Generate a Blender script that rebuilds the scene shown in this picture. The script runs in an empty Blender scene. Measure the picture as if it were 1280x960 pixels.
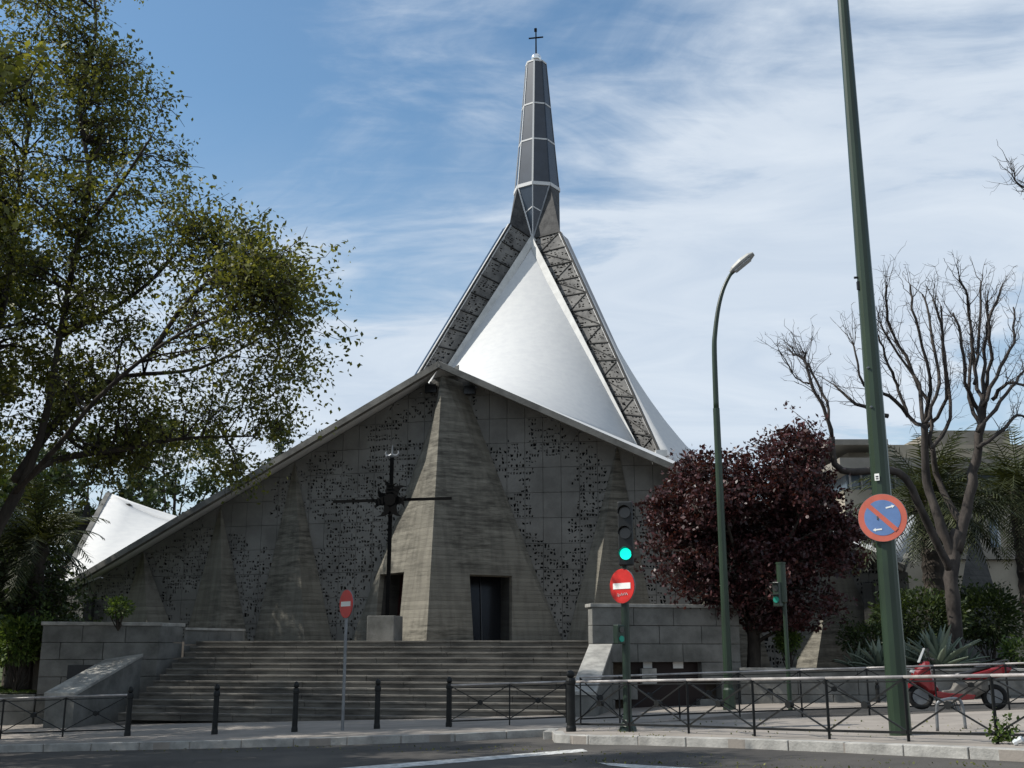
import bpy, bmesh, math, random
import numpy as np
from mathutils import Vector, Matrix
R = random.Random(7)
sc = bpy.context.scene
C = sc.collection
rad = math.radians

# ------------------------------------------------------------------ camera, world, sun
PITCH = rad(13.53); EYE = 1.2; F = 1380.0
cam_d = bpy.data.cameras.new('camera'); cam = bpy.data.objects.new('camera', cam_d); C.objects.link(cam)
cam_d.sensor_width = 36; cam_d.lens = F/1280*36; cam_d.clip_end = 3000; cam_d.clip_start = .1
cam.location = (0, 0, EYE); cam.rotation_euler = (math.pi/2+PITCH, 0, 0)
sc.camera = cam
SUN_EL = 45; SUN_AZ = -91.0      # azimuth from +Y clockwise
to_sun = Vector((math.sin(rad(SUN_AZ))*math.cos(rad(SUN_EL)), math.cos(rad(SUN_AZ))*math.cos(rad(SUN_EL)), math.sin(rad(SUN_EL))))
sd = bpy.data.lights.new('sun', 'SUN'); sd.energy = 5.0; sd.angle = rad(.53); sd.color = (1, .955, .88)
so = bpy.data.objects.new('sun', sd); C.objects.link(so)
so.rotation_euler = (-to_sun).to_track_quat('-Z', 'Y').to_euler()
sc.view_settings.view_transform = 'Standard'; sc.view_settings.look = 'None'
sc.view_settings.exposure = 0.15; sc.view_settings.gamma = 1

w = bpy.data.worlds.new('World'); sc.world = w; w.use_nodes = True
nt = w.node_tree; N = nt.nodes; L = nt.links; N.clear()
def wn(t, **k):
    n = N.new(t)
    for a, b in k.items(): setattr(n, a, b)
    return n
def wmath(op, a, b=None):
    n = wn('ShaderNodeMath', operation=op)
    for i, x in enumerate((a, b)):
        if x is None: continue
        if isinstance(x, (int, float)): n.inputs[i].default_value = x
        else: L.new(x, n.inputs[i])
    return n.outputs[0]
sky = wn('ShaderNodeTexSky', sky_type='NISHITA', sun_disc=False, sun_elevation=rad(SUN_EL), sun_rotation=rad(SUN_AZ), air_density=1.2, dust_density=.6, ozone_density=1.6)
tc = wn('ShaderNodeTexCoord'); sep = wn('ShaderNodeSeparateXYZ'); L.new(tc.outputs['Generated'], sep.inputs[0])
zz = wmath('ADD', wmath('MAXIMUM', sep.outputs[2], 0.0), .12)
cx = wmath('DIVIDE', sep.outputs[0], zz); cy = wmath('DIVIDE', sep.outputs[1], zz)
comb = wn('ShaderNodeCombineXYZ'); L.new(cx, comb.inputs[0]); L.new(cy, comb.inputs[1])
def cloud(scale, stretch, rot, detail, rough, dist, loc):
    m = wn('ShaderNodeMapping'); L.new(comb.outputs[0], m.inputs[0]); m.inputs['Rotation'].default_value = (0, 0, rad(rot)); m.inputs['Scale'].default_value = (scale, scale*stretch, 1); m.inputs['Location'].default_value = loc
    n = wn('ShaderNodeTexNoise'); L.new(m.outputs[0], n.inputs[0]); n.inputs['Scale'].default_value = 1; n.inputs['Detail'].default_value = detail; n.inputs['Roughness'].default_value = rough; n.inputs['Distortion'].default_value = dist
    return n.outputs[0]
c1 = cloud(.62, .62, 12, 5, .52, .5, (3.35, 1.25, 0))     # large masses
c2 = cloud(1.7, 1.7, 32, 8, .60, 1.0, (0, 4, 0))     # wisps
c3 = cloud(7.5, 2.6, -28, 6, .6, .8, (1, 0, 0))       # ripples
cs = wmath('ADD', wmath('ADD', wmath('MULTIPLY', c1, 1.45), wmath('MULTIPLY', c2, .46)), wmath('MULTIPLY', c3, .15))
mr = wn('ShaderNodeMapRange', interpolation_type='SMOOTHSTEP'); L.new(cs, mr.inputs[0]); mr.inputs[1].default_value = .86; mr.inputs[2].default_value = 1.20
mr2 = wn('ShaderNodeMapRange', interpolation_type='SMOOTHSTEP'); L.new(sep.outputs[2], mr2.inputs[0]); mr2.inputs[1].default_value = .47; mr2.inputs[2].default_value = .14; mr2.inputs[3].default_value = 0; mr2.inputs[4].default_value = .72
cf = wmath('MINIMUM', wmath('ADD', mr.outputs[0], wmath('MULTIPLY', mr2.outputs[0], wmath('ADD', c2, .3))), .93)
cf = wmath('ADD', wmath('MULTIPLY', cf, .94), .04)
mix = wn('ShaderNodeMixRGB'); L.new(cf, mix.inputs[0])
tint = wn('ShaderNodeMixRGB', blend_type='MULTIPLY'); tint.inputs[0].default_value = 1; L.new(sky.outputs[0], tint.inputs[1]); tint.inputs[2].default_value = (.88, 1.15, 1.25, 1)
L.new(tint.outputs[0], mix.inputs[1])
cc = wn('ShaderNodeMixRGB'); L.new(c2, cc.inputs[0]); cc.inputs[1].default_value = (4.3, 5.3, 6.7, 1); cc.inputs[2].default_value = (8.4, 8.9, 9.4, 1)
L.new(cc.outputs[0], mix.inputs[2])
bg = wn('ShaderNodeBackground'); bg.inputs[1].default_value = .098; L.new(mix.outputs[0], bg.inputs[0])
wo = wn('ShaderNodeOutputWorld'); L.new(bg.outputs[0], wo.inputs[0])

# ------------------------------------------------------------------ geometry helpers
cT, sT = math.cos(PITCH), math.sin(PITCH)
def ray(px, py):
    u, v = px-640, 480-py
    return u, F*cT-v*sT, F*sT+v*cT
def P(px, py, D):                      # point of the place seen at that pixel of the survey photo, at distance D
    u, y, z = ray(px, py); t = D/y
    return Vector((u*t, D, EYE+z*t))
def Gz(x, y):
    x = max(-18, min(14, x)); y = max(-20, min(29, y))
    return .03+.03*x-.015*y
def G(px, py, h=0.0):                  # survey pixel -> point on the sloping pavement
    u, y, z = ray(px, py); D = 20
    for _ in range(60):
        zg = Gz(u/y*D, D)+h
        D = .5*D+.5*min(200, (EYE-zg)/max(1e-4, -z/y))
    return Vector((u/y*D, D, zg))

def tag(o, label=None, cat=None, group=None, kind=None):
    if label: o['label'] = label
    if cat: o['category'] = cat
    if group: o['group'] = group
    if kind: o['kind'] = kind
    return o
def empty(name, loc=(0, 0, 0), rz=0, label=None, cat=None, group=None, kind=None):
    o = bpy.data.objects.new(name, None); C.objects.link(o); o.location = loc; o.rotation_euler = (0, 0, rz)
    o.empty_display_size = .3
    return tag(o, label, cat, group, kind)
class MB:
    def __init__(s): s.v = []; s.f = []
    def add(s, vs, fs):
        b = len(s.v); s.v += [tuple(x) for x in vs]; s.f += [tuple(b+i for i in f) for f in fs]; return s
    def box(s, c, d, rz=0, tilt=None):
        hx, hy, hz = d[0]/2, d[1]/2, d[2]/2
        M = Matrix.Translation(c) @ Matrix.Rotation(rz, 4, 'Z')
        if tilt: M = M @ Matrix.Rotation(tilt[0], 4, 'X') @ Matrix.Rotation(tilt[1], 4, 'Y')
        vs = [M @ Vector((x*hx, y*hy, z*hz)) for z in (-1, 1) for x, y in ((-1, -1), (1, -1), (1, 1), (-1, 1))]
        return s.add(vs, [(3, 2, 1, 0), (4, 5, 6, 7), (0, 1, 5, 4), (1, 2, 6, 5), (2, 3, 7, 6), (3, 0, 4, 7)])
    def bar(s, a, b, wd, hg, up=(0, 0, 1)):
        a = Vector(a); b = Vector(b); d = (b-a).normalized(); up = Vector(up)
        sd_ = d.cross(up)
        if sd_.length < 1e-4: sd_ = d.cross(Vector((0, 1, 0)))
        sd_.normalize(); u = sd_.cross(d).normalized()
        vs = [p+sd_*x*wd/2+u*y*hg/2 for p in (a, b) for x, y in ((-1, -1), (1, -1), (1, 1), (-1, 1))]
        return s.add(vs, [(0, 1, 2, 3), (7, 6, 5, 4), (0, 4, 5, 1), (1, 5, 6, 2), (2, 6, 7, 3), (3, 7, 4, 0)])
    def tube(s, pts, rs, n=8, cap=True):
        pts = [Vector(p) for p in pts]
        if not hasattr(rs, '__len__'): rs = [rs]*len(pts)
        b = len(s.v); ref = None
        for i, p in enumerate(pts):
            d = (pts[min(i+1, len(pts)-1)]-pts[max(i-1, 0)])
            d = d.normalized() if d.length > 1e-7 else Vector((0, 0, 1))
            if ref is None: ref = d.orthogonal().normalized()
            ref = (ref-d*ref.dot(d)); ref = ref.normalized() if ref.length > 1e-5 else d.orthogonal().normalized()
            o = d.cross(ref)
            for k in range(n):
                a = 2*math.pi*k/n
                s.v.append(tuple(p+(ref*math.cos(a)+o*math.sin(a))*rs[i]))
        for i in range(len(pts)-1):
            for k in range(n):
                k2 = (k+1) % n
                s.f.append((b+i*n+k, b+i*n+k2, b+(i+1)*n+k2, b+(i+1)*n+k))
        if cap:
            s.f.append(tuple(b+k for k in reversed(range(n)))); m = b+(len(pts)-1)*n
            s.f.append(tuple(m+k for k in range(n)))
        return s
    def lathe(s, base, prof, n=16):      # prof [(r,z)]
        base = Vector(base)
        return s.tube([base+Vector((0, 0, z)) for r, z in prof], [r for r, z in prof], n)
    def disc(s, M, r, y0, y1, n=28, rx=None):   # cylinder along local Y
        rx = rx or r
        vs = [M @ Vector((rx*math.cos(2*math.pi*k/n), y, r*math.sin(2*math.pi*k/n))) for y in (y0, y1) for k in range(n)]
        return s.add(vs, [tuple(range(n)), tuple(reversed(range(n, 2*n)))]+[(k, n+k, n+(k+1) % n, (k+1) % n) for k in range(n)])
    def prism(s, poly, z0, z1):          # poly list (x,y); z0,z1 floats or functions
        n = len(poly); g0 = z0 if callable(z0) else (lambda x, y: z0); g1 = z1 if callable(z1) else (lambda x, y: z1)
        vs = [(x, y, g0(x, y)) for x, y in poly]+[(x, y, g1(x, y)) for x, y in poly]
        return s.add(vs, [tuple(reversed(range(n))), tuple(range(n, 2*n))]+[(k, (k+1) % n, n+(k+1) % n, n+k) for k in range(n)])
    def slab(s, pts, off):               # planar polygon given thickness vector
        n = len(pts); off = Vector(off); vs = [Vector(p) for p in pts]; vs += [p+off for p in vs]
        return s.add(vs, [tuple(range(n)), tuple(reversed(range(n, 2*n)))]+[(k, n+k, n+(k+1) % n, (k+1) % n) for k in range(n)])
    def mesh(s, name, mat=None, smooth=False, fix=True):
        me = bpy.data.meshes.new(name); me.from_pydata(s.v, [], s.f)
        if fix and len(s.f) < 60000:
            bm = bmesh.new(); bm.from_mesh(me); bmesh.ops.recalc_face_normals(bm, faces=bm.faces); bm.to_mesh(me); bm.free()
        me.update()
        if mat: me.materials.append(mat)
        if smooth: me.polygons.foreach_set('use_smooth', [True]*len(me.polygons))
        return me
    def build(s, name, mat, parent=None, smooth=False, fix=True, bevel=0, **k):
        o = bpy.data.objects.new(name, s.mesh(name, mat, smooth, fix)); C.objects.link(o); o.parent = parent
        if bevel:
            m = o.modifiers.new('bevel', 'BEVEL'); m.width = bevel; m.segments = 2; m.limit_method = 'ANGLE'
        tag(o, **k); return o
def inst(name, me, parent=None, loc=(0, 0, 0), rot=None, **k):
    o = bpy.data.objects.new(name, me); C.objects.link(o); o.parent = parent; o.location = loc
    if rot is not None: o.rotation_euler = rot
    tag(o, **k); return o

# ------------------------------------------------------------------ materials
def mat(name, col, rough=.8, metal=0, noise=0, nscale=3, bump=0, bscale=20, col2=None, spec=.3, detail=6, trans=0, emit=None, estr=1, coord='Object', stretch=(1, 1, 1)):
    m = bpy.data.materials.new(name); m.use_nodes = True; t = m.node_tree; b = t.nodes['Principled BSDF']
    b.inputs['Base Color'].default_value = (*col, 1); b.inputs['Roughness'].default_value = rough; b.inputs['Metallic'].default_value = metal
    b.inputs['Specular IOR Level'].default_value = spec
    tcn = t.nodes.new('ShaderNodeTexCoord'); mp = t.nodes.new('ShaderNodeMapping'); t.links.new(tcn.outputs[coord], mp.inputs[0]); mp.inputs['Scale'].default_value = stretch
    if col2 or noise:
        n = t.nodes.new('ShaderNodeTexNoise'); t.links.new(mp.outputs[0], n.inputs[0]); n.inputs['Scale'].default_value = nscale; n.inputs['Detail'].default_value = detail; n.inputs['Roughness'].default_value = .62
        r = t.nodes.new('ShaderNodeValToRGB'); t.links.new(n.outputs[0], r.inputs[0])
        c2 = col2 or tuple(x*(1-noise) for x in col)
        r.color_ramp.elements[0].color = (*c2, 1); r.color_ramp.elements[1].color = (*col, 1); r.color_ramp.elements[0].position = .36; r.color_ramp.elements[1].position = .62
        t.links.new(r.outputs[0], b.inputs['Base Color'])
    if bump:
        n2 = t.nodes.new('ShaderNodeTexNoise'); t.links.new(mp.outputs[0], n2.inputs[0]); n2.inputs['Scale'].default_value = bscale; n2.inputs['Detail'].default_value = 5
        bp = t.nodes.new('ShaderNodeBump'); bp.inputs['Strength'].default_value = bump; bp.inputs['Distance'].default_value = .03; t.links.new(n2.outputs[0], bp.inputs['Height']); t.links.new(bp.outputs[0], b.inputs['Normal'])
    if emit:
        b.inputs['Emission Color'].default_value = (*emit, 1); b.inputs['Emission Strength'].default_value = estr
    return m
def board_concrete(name, col, stain, board=.11, str_=.5, stain_amt=.75, zscale=1.0):
    """board-marked concrete: horizontal board lines, long stains"""
    m = bpy.data.materials.new(name); m.use_nodes = True; t = m.node_tree; b = t.nodes['Principled BSDF']; nn = t.nodes.new; ln = t.links.new
    b.inputs['Roughness'].default_value = .88; b.inputs['Specular IOR Level'].default_value = .2
    tcn = nn('ShaderNodeTexCoord')
    # boards
    sp = nn('ShaderNodeSeparateXYZ'); ln(tcn.outputs['Object'], sp.inputs[0])
    d = nn('ShaderNodeMath'); d.operation = 'DIVIDE'; ln(sp.outputs[2], d.inputs[0]); d.inputs[1].default_value = board
    fr = nn('ShaderNodeMath'); fr.operation = 'FRACT'; ln(d.outputs[0], fr.inputs[0])
    fl = nn('ShaderNodeMath'); fl.operation = 'FLOOR'; ln(d.outputs[0], fl.inputs[0])
    wnz = nn('ShaderNodeTexWhiteNoise'); wnz.noise_dimensions = '1D'; ln(fl.outputs[0], wnz.inputs['W'])
    gt = nn('ShaderNodeMath'); gt.operation = 'LESS_THAN'; ln(fr.outputs[0], gt.inputs[0]); gt.inputs[1].default_value = .12
    mp = nn('ShaderNodeMapping'); ln(tcn.outputs['Object'], mp.inputs[0]); mp.inputs['Scale'].default_value = (1.1, 1.1, 6.5*zscale)
    n = nn('ShaderNodeTexNoise'); ln(mp.outputs[0], n.inputs[0]); n.inputs['Scale'].default_value = 1.1; n.inputs['Detail'].default_value = 9; n.inputs['Roughness'].default_value = .68; n.inputs['Distortion'].default_value = .15
    r = nn('ShaderNodeValToRGB'); ln(n.outputs[0], r.inputs[0]); r.color_ramp.elements[0].position = .36; r.color_ramp.elements[1].position = .60
    r.color_ramp.elements[0].color = (*stain, 1); r.color_ramp.elements[1].color = (*col, 1)
    mp2 = nn('ShaderNodeMapping'); ln(tcn.outputs['Object'], mp2.inputs[0]); mp2.inputs['Scale'].default_value = (.22, .22, .15)
    n2 = nn('ShaderNodeTexNoise'); ln(mp2.outputs[0], n2.inputs[0]); n2.inputs['Scale'].default_value = 1.6; n2.inputs['Detail'].default_value = 4
    r2 = nn('ShaderNodeMapRange'); ln(n2.outputs[0], r2.inputs[0]); r2.inputs[1].default_value = .44; r2.inputs[2].default_value = .58; r2.inputs[3].default_value = stain_amt*1.15; r2.inputs[4].default_value = .16
    mx = nn('ShaderNodeMixRGB'); mx.inputs[1].default_value = (*col, 1); ln(r2.outputs[0], mx.inputs[0]); ln(r.outputs[0], mx.inputs[2])
    mp4 = nn('ShaderNodeMapping'); ln(tcn.outputs['Object'], mp4.inputs[0]); mp4.inputs['Scale'].default_value = (3.2, 3.2, .12)
    n4 = nn('ShaderNodeTexNoise'); ln(mp4.outputs[0], n4.inputs[0]); n4.inputs['Scale'].default_value = 1.5; n4.inputs['Detail'].default_value = 5
    r4 = nn('ShaderNodeMapRange'); ln(n4.outputs[0], r4.inputs[0]); r4.inputs[1].default_value = .38; r4.inputs[2].default_value = .56; r4.inputs[3].default_value = .80; r4.inputs[4].default_value = 1.0
    m4 = nn('ShaderNodeMixRGB'); m4.blend_type = 'MULTIPLY'; m4.inputs[0].default_value = 1; ln(mx.outputs[0], m4.inputs[1]); ln(r4.outputs[0], m4.inputs[2]); mx = m4
    mv = nn('ShaderNodeMapRange'); ln(wnz.outputs[0], mv.inputs[0]); mv.inputs[3].default_value = .82; mv.inputs[4].default_value = 1.06
    mu = nn('ShaderNodeMixRGB'); mu.blend_type = 'MULTIPLY'; mu.inputs[0].default_value = 1; ln(mx.outputs[0], mu.inputs[1]); ln(mv.outputs[0], mu.inputs[2])
    ln(mu.outputs[0], b.inputs['Base Color'])
    hs = nn('ShaderNodeMath'); hs.operation = 'MULTIPLY_ADD'; ln(gt.outputs[0], hs.inputs[0]); hs.inputs[1].default_value = -1.0; ln(wnz.outputs[0], hs.inputs[2])
    n3 = nn('ShaderNodeTexNoise'); ln(tcn.outputs['Object'], n3.inputs[0]); n3.inputs['Scale'].default_value = 14; n3.inputs['Detail'].default_value = 6
    h2 = nn('ShaderNodeMath'); h2.operation = 'ADD'; ln(hs.outputs[0], h2.inputs[0]); ln(n3.outputs[0], h2.inputs[1])
    bp = nn('ShaderNodeBump'); bp.inputs['Strength'].default_value = str_; bp.inputs['Distance'].default_value = .02; ln(h2.outputs[0], bp.inputs['Height']); ln(bp.outputs[0], b.inputs['Normal'])
    return m
def leaf_mat(name, col, col2, trans=.35, rough=.55, spec=.35):
    m = bpy.data.materials.new(name); m.use_nodes = True; t = m.node_tree; b = t.nodes['Principled BSDF']; nn = t.nodes.new; ln = t.links.new
    b.inputs['Roughness'].default_value = rough; b.inputs['Specular IOR Level'].default_value = spec
    at = nn('ShaderNodeAttribute'); at.attribute_name = 'tone'
    mx = nn('ShaderNodeMixRGB'); ln(at.outputs['Fac'], mx.inputs[0]); mx.inputs[1].default_value = (*col, 1); mx.inputs[2].default_value = (*col2, 1); ln(mx.outputs[0], b.inputs['Base Color'])
    tr = nn('ShaderNodeBsdfTranslucent'); mu = nn('ShaderNodeMixRGB'); mu.blend_type = 'MULTIPLY'; mu.inputs[0].default_value = 1; ln(mx.outputs[0], mu.inputs[1]); mu.inputs[2].default_value = (1.5, 1.4, .7, 1); ln(mu.outputs[0], tr.inputs[0])
    ms = nn('ShaderNodeMixShader'); ms.inputs[0].default_value = trans; ln(b.outputs[0], ms.inputs[1]); ln(tr.outputs[0], ms.inputs[2])
    ln(ms.outputs[0], t.nodes['Material Output'].inputs[0]); return m

M = {}
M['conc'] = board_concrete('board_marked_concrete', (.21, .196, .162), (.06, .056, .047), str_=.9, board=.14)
M['conc_dark'] = board_concrete('shaded_board_concrete', (.06, .058, .053), (.03, .029, .027), stain_amt=.6)  # board concrete darkened to carry the shade of side walls and door reveals
M['lattice'] = mat('precast_concrete', (.185, .18, .165), .85, col2=(.12, .116, .105), nscale=.8, bump=.25, bscale=15)
M['soffit'] = board_concrete('soffit_concrete', (.11, .105, .098), (.06, .056, .05))
M['void'] = mat('dark_glazing_and_void', (.01, .011, .013), .25, spec=.4)
M['white'] = mat('white_painted_concrete', (.54, .54, .53), .95, col2=(.50, .502, .50), nscale=2.5, bump=.22, bscale=5.0, detail=8, stretch=(1, 1, 1.6), spec=.05)
M['white_rib'] = mat('white_paint', (.52, .52, .50), .6, noise=.2, nscale=2)
M['eave'] = mat('eave_concrete', (.17, .165, .15), .8, noise=.5, nscale=1.5, bump=.2)
M['grille'] = mat('grille_concrete', (.18, .175, .165), .85, col2=(.09, .088, .085), nscale=1.2, bump=.3, bscale=12)
M['iron'] = mat('black_iron', (.006, .006, .006), .75, noise=.3, nscale=8, spec=.08)
M['brace'] = mat('dark_rib_steel', (.035, .034, .032), .7, noise=.3, spec=.2)
M['collar'] = mat('dark_collar_concrete', (.075, .074, .072), .8, col2=(.035, .035, .036), nscale=2.2, bump=.6, bscale=7)
M['glassdark'] = mat('spire_glass', (.028, .036, .050), .22, metal=.0, noise=.3, nscale=1.5, spec=.6)
M['spirewhite'] = mat('spire_rib_paint', (.55, .55, .54), .5)
M['chrome'] = mat('polished_steel', (.75, .75, .73), .2, metal=1)
M['door'] = mat('dark_door', (.035, .010, .009), .5, noise=.3)
M['stonewall'] = mat('granite_blocks', (.175, .173, .16), .85, col2=(.09, .09, .082), nscale=1.4, bump=.3, bscale=25, detail=9)
M['stonelight'] = mat('granite_coping', (.36, .35, .32), .8, col2=(.20, .195, .18), nscale=2.5, bump=.25, bscale=30)
M['stonestep'] = mat('worn_granite_step', (.16, .15, .132), .8, col2=(.06, .056, .05), nscale=.9, bump=.3, bscale=18, detail=9, stretch=(1, 1, 4))
M['asphalt'] = mat('asphalt', (.080, .074, .067), .95, col2=(.046, .043, .04), nscale=.45, bump=.5, bscale=60, detail=10)
M['pave'] = mat('pavement', (.28, .25, .22), .85, col2=(.20, .18, .158), nscale=1.1, bump=.2, bscale=25, detail=9)
M['redpave'] = mat('red_pavement', (.22, .115, .09), .85, col2=(.14, .085, .07), nscale=2, bump=.2)
M['kerb'] = mat('kerb_granite', (.36, .35, .325), .8, col2=(.22, .215, .2), nscale=3, bump=.35, bscale=30, detail=8)
M['paint'] = mat('road_paint', (.62, .62, .60), .75, col2=(.22, .22, .21), nscale=9, bump=.1, detail=10)
M['soil'] = mat('soil', (.07, .055, .04), .95, col2=(.04, .033, .026), nscale=2, bump=.5)
M['grass'] = leaf_mat('grass_blades', (.07, .12, .025), (.13, .17, .05), .3)
M['lawn'] = mat('lawn_earth', (.06, .085, .025), .95, col2=(.045, .05, .02), nscale=3, bump=.4)
M['green'] = mat('green_pole_paint', (.020, .040, .020), .38, noise=.35, nscale=1.6, spec=.5, stretch=(1, 1, .4))
M['greenb'] = mat('dark_green_paint', (.014, .030, .018), .4, noise=.3, nscale=3, spec=.5)
M['rail'] = mat('railing_paint', (.012, .013, .013), .5, noise=.4, nscale=6, spec=.25)
M['railtop'] = mat('sunlit_worn_rail_paint', (.42, .39, .37), .4, noise=.55, nscale=2.5, spec=.5)  # pale tone takes in the sun highlight as well as the worn metal
M['grey'] = mat('galvanised_grey', (.22, .23, .24), .45, metal=.5, noise=.3, nscale=4)
M['red'] = mat('sign_red', (.56, .022, .018), .4, spec=.5, noise=.15, nscale=6)
M['red_faded'] = mat('faded_sign_red', (.55, .13, .085), .5, spec=.4, noise=.15, nscale=5)
M['blue_faded'] = mat('faded_sign_blue', (.12, .21, .42), .5, spec=.4, noise=.15, nscale=5)
M['sgnwhite'] = mat('sign_white', (.78, .78, .75), .45)
M['blk'] = mat('signal_black', (.012, .013, .013), .5, spec=.4)
M['lens_off'] = mat('unlit_lens', (.02, .018, .016), .2, spec=.6)
M['lens_on'] = mat('lit_green_lens', (.02, .6, .45), .3, emit=(.0, .85, .62), estr=1.15)
M['lens_dim'] = mat('green_pedestrian_lens', (.02, .2, .15), .3, emit=(.0, .4, .26), estr=.06)
M['scooter_red'] = mat('scooter_red_paint', (.17, .008, .012), .22, spec=.6, noise=.15, nscale=3)
M['plastic'] = mat('black_plastic', (.018, .018, .019), .5, spec=.4)
M['seat'] = mat('black_vinyl', (.02, .02, .022), .35, spec=.5)
M['tyre'] = mat('tyre_rubber', (.015, .015, .015), .85)
M['dustgrey'] = mat('dusty_grey_plastic', (.16, .15, .135), .6, noise=.4, nscale=5)
M['lamphead'] = mat('lamp_head_paint', (.42, .42, .40), .5, noise=.2)
M['glass'] = mat('clear_plastic', (.5, .52, .53), .15, spec=.6)
M['bark'] = mat('plane_bark', (.055, .045, .036), .9, col2=(.022, .018, .015), nscale=4, bump=.6, bscale=12, stretch=(1, 1, .4))
M['bark_grey'] = mat('grey_bark', (.065, .055, .048), .9, col2=(.025, .021, .019), nscale=3, bump=.6, bscale=10, stretch=(1, 1, .5))
M['leaf_plane'] = leaf_mat('plane_leaves', (.035, .048, .012), (.21, .215, .05), .40)
M['leaf_dark'] = leaf_mat('dark_leaves', (.018, .032, .012), (.055, .08, .022), .25)
M['leaf_bright'] = leaf_mat('bright_leaves', (.03, .06, .012), (.12, .17, .04), .3)
M['leaf_plum'] = leaf_mat('plum_leaves', (.018, .008, .009), (.095, .030, .032), .2, rough=.45, spec=.4)
M['leaf_palm'] = leaf_mat('palm_leaves', (.016, .024, .010), (.065, .075, .026), .2)
M['leaf_cedar'] = leaf_mat('cedar_needles', (.02, .035, .022), (.045, .07, .04), .15)
M['agave'] = leaf_mat('agave_leaves', (.085, .115, .085), (.20, .24, .18), .1, rough=.4)
M['beige'] = mat('beige_render', (.36, .32, .25), .85, noise=.25, nscale=.6, bump=.1)
M['beige2'] = mat('pale_render', (.24, .22, .185), .85, noise=.25, nscale=.6)
M['winglass'] = mat('window_glass', (.10, .14, .18), .15, spec=.7)
M['winframe'] = mat('window_frame', (.45, .46, .46), .5)
M['gshutter'] = mat('green_shutter', (.03, .10, .045), .6)
M['paper'] = mat('paper_notice', (.62, .62, .60), .8)
M['panelred'] = mat('dark_red_panel', (.014, .007, .006), .6)

# ------------------------------------------------------------------ ground, road, pavements
mb = MB(); xs = [-700, -300, -120, -60, -30]+[x for x in range(-18, 15, 2)]+[30, 60, 120, 300, 700]; ys = [-400, -100, -40, -20]+list(range(-15, 30, 3))+[29, 40, 80, 200, 500, 1200]
for y in ys:
    for x in xs: mb.v.append((x, y, Gz(x, y)-.13))
nx = len(xs)
for j in range(len(ys)-1):
    for i in range(nx-1): mb.f.append((j*nx+i, j*nx+i+1, (j+1)*nx+i+1, (j+1)*nx+i))
mb.build('road', M['asphalt'], kind='structure')
def gl(poly, name, m, top=0.0, depth=.3, **k):         # a slab laid on the sloping ground
    b = MB(); b.prism([(p[0], p[1]) for p in poly], lambda x, y: Gz(x, y)+top-depth, lambda x, y: Gz(x, y)+top)
    return b.build(name, m, **k)
# main pavement along the church (edge = kerb line)
edge = [G(-400, 944, -.0), G(-60, 933), G(200, 928), G(400, 923), G(560, 918), G(700, 911), G(860, 899), G(1003, 886), G(1300, 877)]
e2 = [Vector((p.x, p.y, p.z)) for p in edge]
back = [Vector((30, 31, 0)), Vector((-34, 31.5, 0))]
# triangulated strip: kerb edge to a back line
def strip(name, m, front, yb, top=0.0, **k):
    b = MB()
    for p in front:
        b.v += [(p.x, p.y, Gz(p.x, p.y)+top-.3), (p.x, p.y, Gz(p.x, p.y)+top), (p.x*1.12, (p.y+yb)/2, Gz(p.x*1.12, (p.y+yb)/2)+top), (p.x*1.25, yb, Gz(p.x*1.25, yb)+top)]
    for i in range(len(front)-1):
        a, c = i*4, (i+1)*4
        b.f += [(a, c, c+1, a+1), (a+1, c+1, c+2, a+2), (a+2, c+2, c+3, a+3)]
    return b.build(name, m, **k)
strip('pavement', M['pave'], e2, 36, kind='structure')
def kerb_line(name, pts, w_=.16, up=.012, seg=1.0, **k):
    par = empty(name, pts[0], kind='structure')
    inv = Matrix.Translation(-Vector(pts[0]))
    # resample
    L_ = [0]
    for a, b in zip(pts, pts[1:]): L_.append(L_[-1]+(b-a).length)
    def at(s):
        for i in range(len(pts)-1):
            if s <= L_[i+1] or i == len(pts)-2:
                t = (s-L_[i])/(L_[i+1]-L_[i]); return pts[i].lerp(pts[i+1], t)
    s = 0; n = 0
    while s < L_[-1]-.2:
        e = min(s+seg, L_[-1]); a, b = at(s+.008), at(e-.008); d = (b-a); d.z = 0; d.normalize(); nr = Vector((-d.y, d.x, 0))
        if nr.y < 0: nr = -nr
        j = R.uniform(-.006, .006)
        a = a-nr*(.02+j); b = b-nr*(.02+j)
        q = MB(); poly = [(a.x, a.y), (b.x, b.y), (b.x+nr.x*w_, b.y+nr.y*w_), (a.x+nr.x*w_, a.y+nr.y*w_)]
        u = up+R.uniform(-.004, .004)
        q.prism(poly, lambda x, y: Gz(x, y)-.3, lambda x, y: Gz(x, y)+u)
        q.v = [tuple(inv @ Vector(v)) for v in q.v]
        q.build('kerb_stone', M['kerb'], par, bevel=.012)
        s = e; n += 1
    return par
kerb_line('kerb_of_church_pavement', e2[1:6])
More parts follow.
